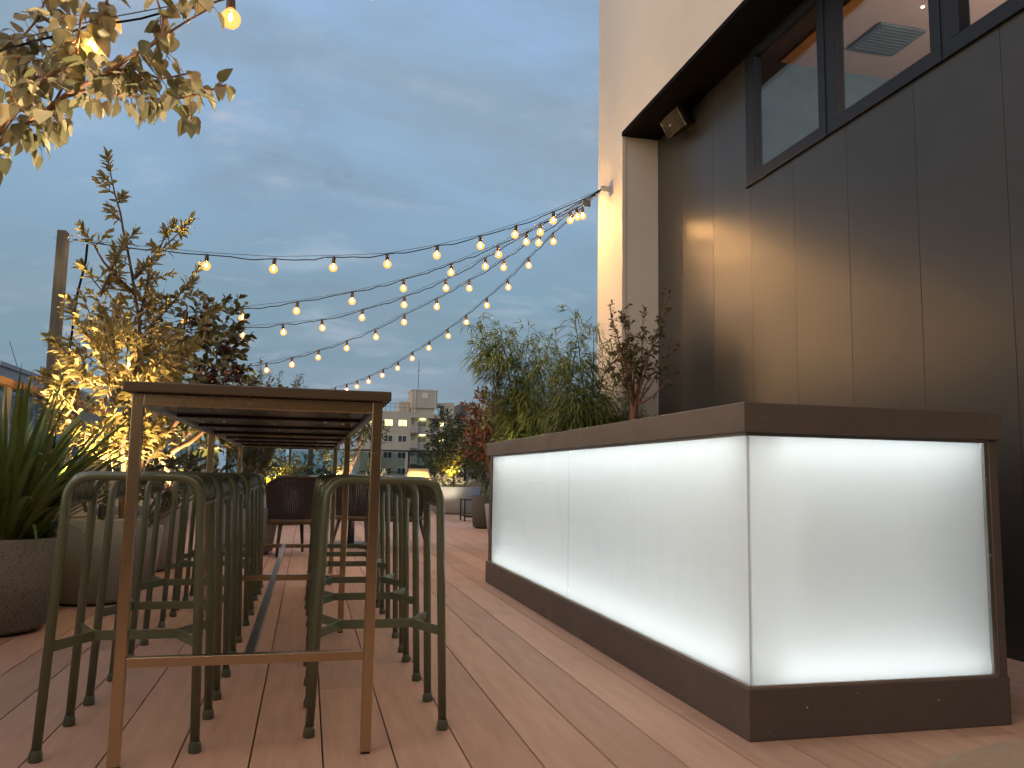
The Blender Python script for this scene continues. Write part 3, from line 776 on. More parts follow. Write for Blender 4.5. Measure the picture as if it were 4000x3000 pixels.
# golden lit shrub (bay-like, whorled leaves)
def sB(p): return V((p[0] * .875, p[1] * .875, .8 + (p[2] - .8) * .875))
e, f, w = plant('tall_shrub', 'tall shrub with whorled narrow leaves glowing golden from a lamp below', 'shrub', (-1.15, 5.6, .47), None)
stems = [[(-1.27,6.4,.46),(-1.288,6.4,0.982),(-1.244,6.4,1.353),(-1.245,6.4,1.865),(-1.321,6.4,2.207),(-1.391,6.4,2.551),(-1.507,6.4,2.964)],
         [(-1.248,6.4,1.9),(-1.181,6.4,2.358),(-1.017,6.4,2.567)], [(-1.5,6.4,.5),(-1.64,6.4,0.908),(-1.587,6.4,1.641),(-1.477,6.4,2.057),(-1.561,6.4,2.154)],
         [(-1.499,6.3,2.034),(-1.411,6.3,2.313)], [(-1.2,6.5,.5),(-1.134,6.5,1.333),(-0.93,6.5,1.691),(-0.811,6.5,1.91)],
         [(-1.26,6.4,1.3),(-1.45,6.3,1.6),(-1.62,6.3,1.85)], [(-1.25,6.4,1.7),(-1.12,6.5,1.95),(-1.0,6.5,2.12)], [(-1.25,6.4,1.2),(-1.05,6.2,1.45),(-.9,6.2,1.6)],
         [(-1.3,6.4,2.1),(-1.5,6.3,2.3),(-1.56,6.3,2.4)], [(-1.3,6.4,2.2),(-1.15,6.4,2.4),(-1.12,6.4,2.5)]]
tips = []
for i, s in enumerate(stems):
    pts = wiggle([sB(p) for p in s], .008, .12); w.tube(pts, taper(len(pts), .019 if i in (0,) else .012, .004), 7, False)
    for j, (p, d) in enumerate(resample(pts, .06)):
        if p.z < .95: continue
        hi = p.z > 2.05
        if random.random() < (.6 if hi else .9):
            o = rnd(1); o.z *= .4; o.normalize()
            twig_leaves(f, w, p, o + d * .5 + V((0, 0, .25)), random.uniform(.07, .14) if hi else random.uniform(.12, .26), random.randint(11, 15), .086, .029, OVATE, .95, .18)
    twig_leaves(f, w, pts[-1], pts[-1] - pts[-2], .14, 24, .085, .029, OVATE, .9, .12)
for i in range(215):
    p, q = in_ellipsoid((-1.16, 5.6, 1.25), (.40, .38, .50), .25)
    twig_leaves(f, w, p, V((q.x, q.y, .45)), random.uniform(.12, .2), random.randint(11, 15), .09, .031, OVATE, .95, .2)
finish(e, f, w, M['leaf_bay'], M['bark'])

# large leaved shrub with dark red heads
e, f, w = plant('broadleaf_shrub', 'broad leaved shrub with dark burgundy clusters right of the golden lit shrub', 'shrub', (-1.15, 7.25, .46), None)
for s in ([(-1.05,7.3,.47),(-1.10,7.25,.75),(-1.2,7.2,.95),(-1.22,7.25,1.2),(-1.1,7.3,1.6),(-1.05,7.3,2.2)], [(-1.2,7.2,1.0),(-.95,7.3,1.4),(-.85,7.35,1.9)], [(-1.15,7.25,.9),(-.8,7.4,1.2),(-.6,7.5,1.55)]):
    pts = wiggle(s, .012, .12); w.tube(pts, taper(len(pts), .028, .007), 8, False)
for i in range(125):
    p, q = in_ellipsoid((-.98, 7.4, 1.78), (.36, .36, .60), .3)
    if p.x > -.98 and p.z > 2.25: continue
    twig_leaves(f, w, p, V((q.x, q.y, q.z * .5 + .3)), random.uniform(.10, .18), random.randint(5, 8), .12, .062, OVATE, 1.0, .3)
for i in range(75):
    p, q = in_ellipsoid((-.78, 7.45, 1.36), (.36, .36, .36), .2)
    twig_leaves(f, w, p, V((q.x, q.y, q.z * .5 + .3)), random.uniform(.10, .18), random.randint(5, 7), .12, .055, OVATE, 1.0, .3)
for i in range(55):
    p, q = in_ellipsoid((-.52, 7.45, 1.30), (.30, .30, .26), .2)
    twig_leaves(f, w, p, V((q.x, q.y, q.z * .5 + .3)), random.uniform(.10, .18), random.randint(5, 7), .11, .05, OVATE, 1.0, .3)
for c in ((-.83, 7.05, 2.08), (-.70, 7.1, 1.80), (-.80, 7.05, 1.58), (-.92, 7.05, 2.0), (-.45, 7.2, 1.45), (-.62, 7.05, 1.6)):
    red = MB(); off = e.location
    for i in range(30):
        leaf(red, V(c) + rnd(.045) - off, rnd(1) + V((0, 0, .3)), rnd(1), .065, .034, OVATE)
    red.build('burgundy_cluster', M['leaf_dark_red'], e)
finish(e, f, w, M['leaf_large'], M['red_bark'], 'trunk')

# feathery plant
e, f, w = plant('feathery_shrub', 'light feathery fine leaved shrub at the right end of the planting, behind the table', 'shrub', (-.5, 8.6, .05), None)
for i in range(52):
    b = V((-.55 + random.uniform(-.12, .12), 8.6 + random.uniform(-.12, .12), .4)); top = V((random.uniform(-.95, -.05), 8.5 + random.uniform(-.3, .3), random.uniform(1.25, 2.12 - .5 * random.random())))
    pts = wiggle([b, b.lerp(top, .55) + V((0, 0, .12)), top], .015, .15); w.tube(pts, taper(len(pts), .006, .002), 5, False)
    for p, d in resample(pts, .02):
        if p.z < .9: continue
        for k in range(6):
            leaf(f, p + rnd(.02), d * .5 + rnd(.9), rnd(1), random.uniform(.03, .065), .006, LANCE, .2)
finish(e, f, w, M['fern'], M['bark'])
planter(-.55, 8.6, .30, .45, 'concrete_pale', 'planter of the feathery shrub behind the left row of stools', .25)

# overhanging tree, near left
e, f, w = plant('overhanging_tree', 'tree branch with heart shaped leaves reaching in overhead from the left', 'tree', (-1.45, 2.6, .46), None)
trunk = [(-1.45, 2.6, .45), (-1.43, 2.65, .95), (-1.36, 2.78, 1.45), (-1.24, 2.92, 1.72), (-1.131, 3.05, 1.87)]
w.tube(wiggle(trunk, .01, .15), .026, 9, False)
B = [
 [(-1.24,2.92,1.72),(-1.107,3.0,1.884),(-1.061,3.0,1.941),(-0.989,3.0,2.057),(-0.923,3.0,2.142),(-0.874,3.0,2.198),(-0.898,3.05,2.295),(-0.904,3.1,2.405),(-0.923,3.15,2.544)],
 [(-1.131,3.05,1.87),(-1.092,3.1,1.923),(-1.028,3.1,1.996),(-0.92,3.05,2.069),(-0.866,3.0,2.082),(-0.767,2.95,2.14),(-0.642,2.9,2.213),(-0.547,2.9,2.292),(-0.463,2.85,2.338),(-0.381,2.8,2.375)],
 [(-0.866,3.0,2.082),(-0.811,3.0,2.105),(-0.731,2.95,2.084),(-0.614,2.9,2.061),(-0.508,2.9,2.071),(-0.419,2.85,2.076),(-0.36,2.85,2.112),(-0.339,2.85,2.123)],
 [(-0.767,2.95,2.14),(-0.719,2.95,2.167),(-0.642,3.0,2.211),(-0.567,3.0,2.184),(-0.476,3.0,2.222)],
 [(-1.24,2.92,1.72),(-1.25,3.1,2.1),(-1.177,3.2,2.354),(-1.088,3.2,2.389),(-1.046,3.2,2.461),(-1.025,3.2,2.53),(-1.009,3.2,2.568)],
 [(-0.898,3.05,2.295),(-0.812,3.0,2.322),(-0.771,3.0,2.403),(-0.761,3.0,2.472)],
 [(-0.558,2.9,2.29),(-0.554,2.9,2.356),(-0.573,2.9,2.427),(-0.578,2.9,2.451)],
 [(-0.989,3.0,2.057),(-0.975,3.1,2.243),(-1.071,3.15,2.271),(-1.152,3.2,2.268)],
 [(-1.092,3.1,1.923),(-1.061,3.1,1.967),(-0.964,3.0,2.001),(-0.898,2.95,1.999)],
 [(-0.92,3.05,2.069),(-0.856,3.0,2.192),(-0.833,2.95,2.239),(-0.81,2.9,2.327),(-0.807,2.9,2.388)],
 [(-1.177,3.2,2.354),(-1.02,3.3,2.40),(-.9,3.35,2.46)], [(-1.2,3.2,2.25),(-1.1,3.3,2.18),(-1.0,3.35,2.15)],
 [(-1.20,2.95,1.80),(-1.12,3.0,1.845),(-1.05,3.0,1.84)]]
BR = [.017, .012, .006, .005, .009, .006, .005, .005, .006, .005, .004, .004, .004]
def hang_leaf(p, d, size):
    o = rnd(1); o = (o - d * o.dot(d)).normalized()
    pet = (o * .8 + d * .5 + V((0, 0, -.1))).normalized(); q = p + pet * size * random.uniform(.25, .5) - V((0, 0, size * .08))
    w.tube([p, p.lerp(q, .5) + V((0, 0, .003)), q], .0011, 4, False)
    ld = (pet * random.uniform(.3, .9) + V((0, 0, -random.uniform(.3, 1.1))) + rnd(.3)).normalized()
    leaf(f, q, ld, (pet + V((0, 0, .6)) + rnd(.8)).normalized(), size, size * random.uniform(.62, .8), HEART, .12, .3)
for s, r in zip(B, BR):
    pts = wiggle(s, .006, .06); w.tube(pts, taper(len(pts), r, .003), 8, False)
    thick = r > .010
    for p, d in resample(pts, .022):
        if thick and p.x < -.9 and random.random() < .6: continue
        for k in range(1 if thick else 3):
            if random.random() < .66: hang_leaf(p, d, random.uniform(.045, .082))
        if random.random() < .34 and p.x > -1.15:
            o = (rnd(1) + V((.2, 0, .1))).normalized(); q = p
            tp = [p, p + o * .05 + rnd(.01), p + o * .1 + rnd(.01)]
            w.tube(tp, .0018, 4, False)
            for k in range(4): hang_leaf(tp[1].lerp(tp[2], k / 3), o, random.uniform(.04, .07))
finish(e, f, w, M['leaf_tree'], M['red_bark'], 'trunk', 'leaves')

# bamboo
def bamboo(loc, label, tops, nleaf, hgt, fill):
    e, f, w = plant('bamboo', label, 'bamboo', (loc[0], loc[1], .45), None)
    for t in tops:
        b = V((loc[0] + random.uniform(-.12, .12), loc[1] + random.uniform(-.12, .12), .45)); t = V(t)
        mid = b.lerp(t, .55); mid.z = b.z + (t.z - b.z) * .78
        ctrl = [b]; 
        for i in range(1, 11):
            s = i / 10; ctrl.append(b * (1 - s) ** 2 + mid * (2 * s * (1 - s)) + t * s * s)
        w.tube(ctrl, taper(11, .009, .003), 6, False)
        for p, d in resample(ctrl, .055):
            if p.z < .8: continue
            for k in range(3):
                o = rnd(1); o.z = abs(o.z) * .3; o = (o + d * .3).normalized()
                L = random.uniform(.10, .26); pts = [p, p + o * L * .5 + V((0, 0, .02)), p + o * L - V((0, 0, .03))]
                w.tube(pts, .0015, 4, False)
                for j in range(nleaf):
                    q = pts[1].lerp(pts[2], random.random()) if random.random() < .75 else pts[0].lerp(pts[1], random.random())
                    ld = (o * .9 + V((0, 0, -random.uniform(-.1, .8))) + rnd(.55)).normalized()
                    leaf(f, q, ld, V((0, 0, 1)) + rnd(.5), random.uniform(.08, .15), random.uniform(.008, .013), LANCE, .4, .15)
    for c, r, k in fill:
        for i in range(k):
            p, q = in_ellipsoid(c, r, .2)
            o = V((q.x, q.y, abs(q.z) * .3 + .1)); o.normalize()
            for j in range(12):
                ld = (o * .9 + V((0, 0, -random.uniform(-.15, .8))) + rnd(.6)).normalized()
                leaf(f, p + rnd(.05), ld, V((0, 0, 1)) + rnd(.5), random.uniform(.09, .18), random.uniform(.008, .013), LANCE, .5, .15)
    finish(e, f, w, M['leaf_bamboo'], M['culm'], 'culms', 'leaves')
bamboo((2.25, 8.75), 'tall bamboo arching left above the bar counter against the sky',
       [(1.72, 8.6, 2.45), (1.82, 8.7, 2.30), (1.95, 8.5, 2.42), (2.1, 8.8, 2.4), (2.3, 8.6, 2.35), (2.5, 8.7, 2.30), (2.0, 8.4, 2.0), (2.6, 8.6, 2.1), (2.2, 8.5, 1.8), (2.5, 8.4, 1.7), (2.35, 8.3, 1.5), (2.3, 8.3, 1.45)], 8, 2.4, [((2.40, 8.6, 1.50), (.36, .4, .42), 290), ((1.95, 8.6, 2.1), (.25, .3, .28), 70), ((2.4, 8.5, 2.0), (.25, .3, .25), 55)])
bamboo((2.52, 7.35), 'darker bamboo in front of the white pilaster behind the bar counter',
       [(2.40, 7.3, 2.35), (2.25, 7.4, 2.1), (2.55, 7.15, 2.15), (2.72, 7.1, 2.0), (2.3, 7.2, 1.75), (2.7, 7.0, 1.65), (2.9, 6.95, 1.5), (2.15, 7.2, 1.6), (2.45, 7.0, 1.55), (3.02, 6.95, 1.35), (2.55, 6.9, 1.4), (2.2, 7.0, 1.35), (2.35, 6.95, 1.3), (2.8, 6.9, 1.3)], 7, 2.2, [((2.42, 7.1, 1.35), (.32, .28, .30), 260), ((2.72, 6.95, 1.2), (.3, .2, .16), 110), ((2.4, 7.2, 1.8), (.2, .2, .22), 40)])

# thin tree with small leaves in front of the pilaster
e, f, w = plant('small_leaf_tree', 'thin many branched tree with sparse dark leaves beside the charcoal wall', 'tree', (2.82, 6.75, .42), None)
base = [(2.80, 6.75, .42), (2.79, 6.75, 1.0), (2.77, 6.72, 1.33), (2.775, 6.70, 1.50)]
w.tube(base, [.034, .032, .034, .036], 9, False)
for tip in ((2.52,6.65,2.28),(2.60,6.7,2.0),(2.62,6.6,2.3),(2.72,6.75,2.2),(2.85,6.7,2.25),(2.98,6.65,2.1),(3.05,6.6,2.42),(3.1,6.6,1.95),(2.92,6.6,1.75),(2.50,6.6,1.75),(3.05,6.55,1.7),(2.56,6.5,1.9),(2.7,6.5,1.85)):
    s = V((2.775, 6.70, random.uniform(1.35, 1.5))); t = V(tip); mid = s.lerp(t, .45) + rnd(.05)
    pts = wiggle([s, mid, t], .010, .09); w.tube(pts, taper(len(pts), .011, .0025), 6, False)
    for p, d in resample(pts, .028):
        if (p - s).length < .22: continue
        if random.random() < .95: twig_leaves(f, w, p, d * .6 + rnd(1), random.uniform(.05, .12), random.randint(4, 7), .058, .026, OVATE, 1, .2, r=.0018)
finish(e, f, w, M['leaf_small'], M['red_bark'], 'trunk')

def bush(name, label, cat, loc, clumps, L, W, leafm, dens, prof=OVATE, stemm='bark', up=.35, stems=True, tl=(.10, .2), nl=(5, 8)):
    e, f, w = plant(name, label, cat, loc, None)
    for c, r in clumps:
        if stems:
            for k in range(3):
                t, q = in_ellipsoid(c, [a * .7 for a in r]); pts = wiggle([V(loc) + V((random.uniform(-.08, .08), random.uniform(-.08, .08), 0)), V(loc).lerp(V(c), .6) + rnd(.05), t], .012, .15)
                w.tube(pts, taper(len(pts), .012, .004), 6, False)
        for i in range(int(dens * r[0] * r[2] * 100)):
            p, q = in_ellipsoid(c, r, .25)
            twig_leaves(f, w, p, V((q.x, q.y, q.z * .5 + up)), random.uniform(*tl), random.randint(*nl), L, W, prof, .95, .2)
    finish(e, f, w, leafm, M[stemm])
bush('red_leaf_shrub', 'shrub with dark red and bronze leaves above the far end of the bar counter', 'shrub', (2.75, 11.7, .45),
     [((2.52, 11.3, 1.62), (.28, .3, .34)), ((2.82, 11.3, 1.45), (.28, .3, .28)), ((2.42, 11.3, 1.25), (.2, .25, .25)), ((2.75, 11.3, 1.15), (.35, .3, .25))], .14, .042, M['leaf_red'], 11, LANCE, 'red_bark')
bush('far_shrub', 'tall dark green shrub in the large round planter, its trunk lit orange', 'shrub', (3.0, 17.4, .5),
     [((2.85, 17.3, 1.75), (.34, .3, .42)), ((2.68, 17.4, 1.1), (.28, .3, .35)), ((3.25, 17.4, 1.45), (.38, .3, .45)), ((3.6, 17.4, 1.2), (.3, .3, .45)), ((3.05, 17.4, 1.0), (.45, .3, .3))], .11, .042, M['leaf_green'], 9)
bush('tall_stem_plant', 'clump of upright dark green stems and leaves in the narrow dark planter', 'plant', (2.70, 12.55, .45),
     [((2.68, 12.5, .95), (.16, .16, .4)), ((2.75, 12.5, 1.25), (.22, .2, .3))], .10, .018, M['leaf_green'], 16, LANCE, 'culm', .8)
bush('yellow_lit_bush', 'small bush lit bright yellow in the low planter behind the dark woven chair', 'shrub', (-.6, 13.4, .37),
     [((-.78, 13.4, .90), (.14, .14, .2)), ((-.60, 13.3, .68), (.14, .14, .18))], .07, .034, M['leaf_yellow'], 18)
bush('olive_bush', 'airy olive green bush right of the yellow lit bush, in the low planter', 'shrub', (-.3, 13.6, .37),
     [((-.42, 13.6, .95), (.17, .15, .26)), ((-.28, 13.6, .80), (.2, .15, .2))], .07, .030, M['leaf_yellow'], 12)
bush('dark_bush', 'row of low dark green bushes under the far edge of the table', 'shrub', (-.1, 16.6, .4),
     [((-.3, 16.6, .72), (.3, .2, .2)), ((.12, 16.6, .82), (.3, .2, .26)), ((.45, 16.7, .70), (.25, .2, .2))], .09, .038, M['leaf_green'], 9)
bush('small_tree', 'small far tree with lit orange trunk seen between the table legs', 'tree', (.56, 15.1, .42),
     [((.80, 15.1, 1.75), (.32, .3, .35)), ((1.05, 15.1, 1.55), (.3, .3, .28)), ((.5, 15.1, 1.25), (.25, .25, .3)), ((.60, 15.0, .92), (.14, .14, .28))], .09, .036, M['leaf_green'], 7, stemm='red_bark')
e, f, w = plant('spiky_grass', 'spiky blue green grass clump at the far end, left of the right table leg', 'plant', (1.2, 15.4, .42), None)
for i in range(90):
    a = random.uniform(0, 6.28); ln = random.uniform(.1, .8)
    strap(V((1.2 + random.uniform(-.1, .1), 15.4, .42)), V((math.cos(a) * ln, math.sin(a) * ln, 1)), random.uniform(.5, .95), .02, random.uniform(.2, 1.0))
finish(e, f, w, M['leaf_green'], M['bark'], leafname='leaves')
bush('white_flowers', 'pale flowers crowding the rim of the large round planter', 'flowers', (2.95, 17.0, .52),
     [((2.72, 16.95, .72), (.18, .1, .12)), ((2.95, 16.9, .65), (.2, .1, .1)), ((3.25, 16.95, .62), (.1, .1, .12))], .06, .035, M['petal'], 12, OVATE, 'culm', .5, True, (.04, .1), (4, 6))
bush('undergrowth', 'low shaded leaves around the base of the golden lit shrub', 'plant', (-1.2, 6.5, .35),
     [((-1.25, 6.45, .78), (.36, .3, .25)), ((-.95, 7.0, .78), (.25, .3, .25)), ((-.75, 7.9, .80), (.3, .3, .26))], .11, .035, M['leaf_large'], 4, LANCE)
planter(-1.25, 6.42, .26, .40, 'concrete_pale', 'small grey planter between the two larger ones, full of low leaves', .22)

# ------------------------------------------------------------------ garden uplights
def uplight(loc, target, energy, label, color=(1.0, .70, .33), angle=75, size=.03, blend=.7):
    e = empty('garden_spotlight', loc, label, 'spotlight', 'warm uplights in the planting')
    d = (V(target) - V(loc)).normalized(); q = d.to_track_quat('Z', 'Y').to_matrix().to_4x4()
    mb = MB(); mb.lathe([(.001, -.09), (.026, -.085), (.030, -.07), (.032, 0), (.036, .012), (.032, .012), (.030, -.008)], n=16); o = mb.build('housing', M['black_metal'], e); o.matrix_local = q
    mb = MB(); mb.lathe([(.001, -.004), (.029, -.006)], n=16); o = mb.build('lens', M['lamp_lens'], e); o.matrix_local = q
    mb = MB(); mb.tube([(0, 0, -.03), (0, 0, -.16)], .007, 6); mb.build('spike', M['black_metal'], e)
    l = lamp('spot_beam', 'SPOT', V(loc) + d * .02, energy, color, size, target, angle, blend); l.parent = e; l.location = d * .02
    return e
uplight((-1.16, 5.36, .58), (-1.16, 5.66, 1.8), 85, 'uplight at the foot of the golden lit shrub', angle=95)
uplight((-1.30, 4.83, .50), (-1.2, 5.6, 2.45), 620, 'added fill uplight at the back rim of the dark speckled planter', angle=46)  # second lamp, added to brighten the upper leaves of the shrub
uplight((-1.30, 2.75, .62), (-.80, 3.0, 2.2), 170, 'uplight under the overhanging tree branch', (1.0, .76, .46), 80)
uplight((-1.08, 7.08, .60), (-.95, 7.45, 1.8), 90, 'uplight at the foot of the broad leaved shrub', angle=95)
uplight((-.58, 13.25, .50), (-.66, 13.45, .85), 60, 'uplight under the yellow lit bush', (1.0, .72, .16), 120)
uplight((.52, 14.82, .58), (.58, 15.1, 1.2), 80, 'uplight under the small far tree', angle=100)
uplight((1.98, 15.55, .165), (2.12, 16.1, .75), 60, 'uplight on the deck before the cream shell chair', (1.0, .78, .42), 90)
uplight((2.62, 16.4, .165), (2.85, 17.0, 1.0), 16, 'added fill uplight before the pale flowers', (1.0, .86, .6), 90)  # lamp added to brighten flowers that the trunk light misses
uplight((2.95, 17.02, .68), (2.95, 17.4, 1.3), 120, 'uplight on the orange trunk in the large round planter', (1.0, .55, .12), 80)
uplight((2.12, 8.48, .60), (2.1, 8.75, 1.9), 34, 'uplight under the tall arching bamboo', (1.0, .82, .5), 100)

# ------------------------------------------------------------------ woven chairs, cafe table, shell chairs
def make_woven():
    e = empty('woven_chair', (0, 0, 0))
    def shell(t, z):   # t in -1..1 round the back; local +y is the seat front
        a = t * 1.75
        k = (z - .42) / .34
        return V((math.sin(a) * (.235 + .035 * k), .02 - math.cos(a) * (.225 + .045 * k), z))
    mb = MB(); n = 46
    for i in range(n + 1):
        t = -1 + 2 * i / n
        drop = max(0, abs(t) - .45) * .22
        mb.tube([shell(t, .345), shell(t, .47), shell(t, .62), shell(t, .755 - drop)], .0088, 6, False)
    mb.build('rope_back', M['rope'], e)
    mb = MB(); mb.tube([shell(-1 + 2 * i / 24, .757 - max(0, abs(-1 + 2 * i / 24) - .45) * .22) for i in range(25)], .015, 8); mb.build('top_rail', M['rope'], e)
    mb = MB(); mb.tube([shell(-1 + 2 * i / 24, .330) for i in range(25)], .022, 8, flat=1.3); mb.build('seat_rim', M['teak'], e)
    mb = MB(); mb.lathe([(.001, .33), (.19, .33), (.205, .34), (.21, .37), (.19, .395), (.001, .405)], (0, .03, 0), 24); mb.build('seat_cushion', M['rope'], e)
    for sx in (-1, 1):
        for sy in (-1, 1):
            mb = MB(); mb.tube([(sx * .15, .03 + sy * .16, .325), (sx * .20, .03 + sy * .25, 0)], [.022, .012], 8); mb.build('leg', M['dark_wood'], e)
    return e
ch = make_woven()
ch.location = (-.12, 8.45, 0); ch.rotation_euler.z = R(17)
tag(ch, 'dark woven rope chair with its back to the camera, left of the cafe table', 'chair', 'woven rope chairs round the cafe table')
for x, y, rz, lb in ((.55, 9.15, -24, 'dark woven rope chair behind the right row of stools, next to the bright table leg'), (1.02, 9.0, 22, 'dark woven rope chair seen through the slats of the right stools')):
    c = copy_tree(ch); c.location = (x, y, 0); c.rotation_euler.z = R(rz); tag(c, lb, 'chair', 'woven rope chairs round the cafe table')
e = empty('cafe_table', (.45, 9.65, 0), 'pale topped square cafe table among the dark woven chairs', 'table')
boxobj('tabletop', (-.42, .42, -.38, .38, .745, .772), M['concrete_pale'], e, .004)
mb = MB(); mb.tube([(.08, 0, .02), (.08, 0, .744)], .028, 12); mb.build('pedestal', M['steel'], e)
boxobj('foot_plate', (-.14, .30, -.22, .22, 0, .018), M['black_metal'], e, .004)

def shell_chair(x, y, rz, label, m, base_m):
    e = empty('shell_chair', (x, y, 0), label, 'chair')
    mb = MB(); nu, nv = 14, 12; vs = []
    for j in range(nv + 1):
        v = j / nv
        if v < .45: yy = .22 - v / .45 * .38; zz = .44 - .02 * math.sin(v / .45 * 3.14)
        else:
            q = (v - .45) / .55; yy = -.16 - .10 * q - .03 * math.sin(q * 3.1); zz = .435 + .49 * q ** 1.05
        hw = .265 if v < .72 else .265 - (v - .72) / .28 * .075
        for i in range(nu + 1):
            u = -1 + 2 * i / nu
            lift = abs(u) ** 2.4 * (.10 if v < .6 else .10 * (1 - (v - .6) / .4))
            vs.append((u * hw, yy + (abs(u) ** 2.2 * .07 * max(0, v - .4)), zz + lift * (1 if v < .6 else .4)))
    fs = [(j * (nu + 1) + i, j * (nu + 1) + i + 1, (j + 1) * (nu + 1) + i + 1, (j + 1) * (nu + 1) + i) for j in range(nv) for i in range(nu)]
    mb.add(vs, fs, True); o = mb.build('seat_shell', M[m], e)
    s = o.modifiers.new('th', 'SOLIDIFY'); s.thickness = .008
    for sx in (-1, 1):
        for sy in (-1, 1):
            mb = MB(); mb.tube([(sx * .12, .02 + sy * .12, .42), (sx * .20, .02 + sy * .20, 0)], [.014, .010], 8); mb.build('leg', M[base_m], e)
    e.rotation_euler.z = R(rz); return e
shell_chair(2.12, 16.15, -5, 'cream moulded shell chair with wooden legs beside the large round planter', 'cream_shell', 'teak')
shell_chair(1.35, 17.4, 10, 'farther pale shell chair left of the cream one, by the far railing', 'pale_shell', 'teak')
shell_chair(3.75, 18.0, -10, 'pale shell chair behind the large round planter', 'pale_shell', 'teak')
e = empty('low_side_table', (2.98, 14.6, 0), 'low black metal frame table behind the narrow dark planter', 'side table')
mb = MB()
for sx in (-.24, .24):
    for sy in (-.2, .2): mb.box(sx - .012, sx + .012, sy - .012, sy + .012, 0, .37)
for sy in (-.2, .2): mb.box(-.24, .24, sy - .01, sy + .01, .07, .09)
mb.build('frame', M['black_metal'], e); boxobj('tabletop', (-.26, .26, -.22, .22, .3705, .39), M['black_metal'], e, .003)

# beige ottoman by the camera
e = empty('ottoman', (1.04, .605, 0), 'beige round upholstered ottoman at the lower right corner, very near', 'ottoman')
mb = MB(); mb.lathe([(.001, .05), (.40, .05), (.43, .08), (.445, .2), (.445, .37), (.43, .425), (.39, .445), (.2, .452), (.001, .454)], n=48); mb.build('cushion', M['beige'], e)
mb = MB(); mb.lathe([(.001, 0), (.34, 0), (.34, .05)], n=40); mb.build('base', M['dark_wood'], e)

# ------------------------------------------------------------------ neighbouring buildings
def apartment():
    Y = 140.0
    e = empty('apartment_building', (18, Y, -14), 'grey concrete apartment block with lit windows and a stair tower on its roof', 'building')
    def B(name, boxes, m, parent=None, bev=0):
        mb = MB()
        for b in boxes: mb.box(b[0] - 18, b[1] - 18, b[2], b[3], b[4] + 14, b[5] + 14)
        return mb.build(name, m, parent or e, bev)
    B('wall', [(8.5, 16.95, 0, 14, -14, 11.56), (16.95, 31, .95, 14, -14, 11.2), (16.95, 31, 0, .95, 10.6, 11.3)], M['facade'])
    B('plinth_band', [(8.5, 31, -.15, 0, 1.2, 1.35), (8.5, 16.95, -.12, 0, 4.85, 5.0)], M['facade_dark'])
    t = B('roof_tower', [(17.06, 21.43, .5, 7, 12.35, 15.4), (17.15, 20.9, .8, 7, 11.3, 12.35)], M['facade'])
    B('tower_coping', [(16.95, 21.53, .4, 7.1, 15.4, 15.62)], M['white_frame'], t)
    B('downpipe', [(17.5, 17.62, .38, .5, 11.6, 15.3), (21.0, 21.12, .38, .5, 11.3, 15.3)], M['white_frame'], t)
    w = B('window', [(18.75, 19.8, .42, .5, 14.05, 14.95)], M['white_frame'], t)
    B('roof_block', [(15.2, 17.0, 3, 8, 11.56, 13.6)], M['facade'])
    B('roof_block', [(22.76, 24.5, 1, 6, 11.3, 13.45), (21.5, 22.759, 1.2, 5, 12.9, 13.35)], M['facade'])
    B('opening', [(21.5, 22.70, 1.1, 1.2, 12.5, 12.9)], M['dark_pane'])
    mb = MB()
    for i in range(11): mb.box(8.5 - 18 + i * .8, 8.5 - 18 + i * .8 + .06, .2, .26, 11.56 + 14, 12.95 + 14)
    for z in (12.3, 12.9): mb.box(8.5 - 18, 16.6 - 18, .2, .26, z + 14, z + 14.06)
    mb.build('roof_railing', M['blue_rail'], e)
    mb = MB(); mb.tube([(18.35 - 18, 3, 15.6 + 14), (18.35 - 18, 3, 20.9 + 14)], .05, 6); mb.tube([(18.0 - 18, 3, 19.0 + 14), (18.7 - 18, 3, 19.2 + 14)], .04, 6); mb.build('antenna', M['blue_rail'], e)
    for x0 in (9.9, 12.42, 14.82):
        for z0, lit in ((9.1, 1), (6.42, 0), (3.62, 0), (.9, 0)):
            f = B('window', [(x0 - .1, x0 + 1.46, -.06, .0, z0 - .1, z0 + 1.1)], M['white_frame'])
            a = B('pane', [(x0, x0 + .62, -.08, -.061, z0, z0 + 1.0), (x0 + .72, x0 + 1.36, -.08, -.061, z0, z0 + 1.0)], M['lit_pane'] if lit else M['dark_pane'], f)
    for k, fz in enumerate((8.0, 5.33, 2.66, 0)):
        b = B('balcony', [(16.95, 24.2, 0, .95, fz - .22, fz + .08), (18.1, 24.2, 0, .12, fz + .08, fz + 1.15), (16.75, 18.1, -.5, .9, fz + .0, fz + 1.35)], M['facade_rail'])
        B('divider', [(20.55, 20.65, .13, .95, fz + .08, fz + 2.4)], M['facade_dark'], b)
        B('window', [(18.3, 19.6, 0.88, 0.94, fz + .1, fz + 2.05)], M['grey_pane'], b); B('window', [(21.3, 22.8, 0.88, 0.94, fz + .1, fz + 2.05)], M['grey_pane'], b)
        if k < 2: B('porch_lamp', [(18.5, 19.5, .25, .8, fz + 2.34, fz + 2.42)], M['porch_lamp'], b)
        if k < 2: B('lit_window', [(22.0, 22.7, .85, .875, fz + 1.3, fz + 2.0)], M['lit_pane'], b)
apartment()
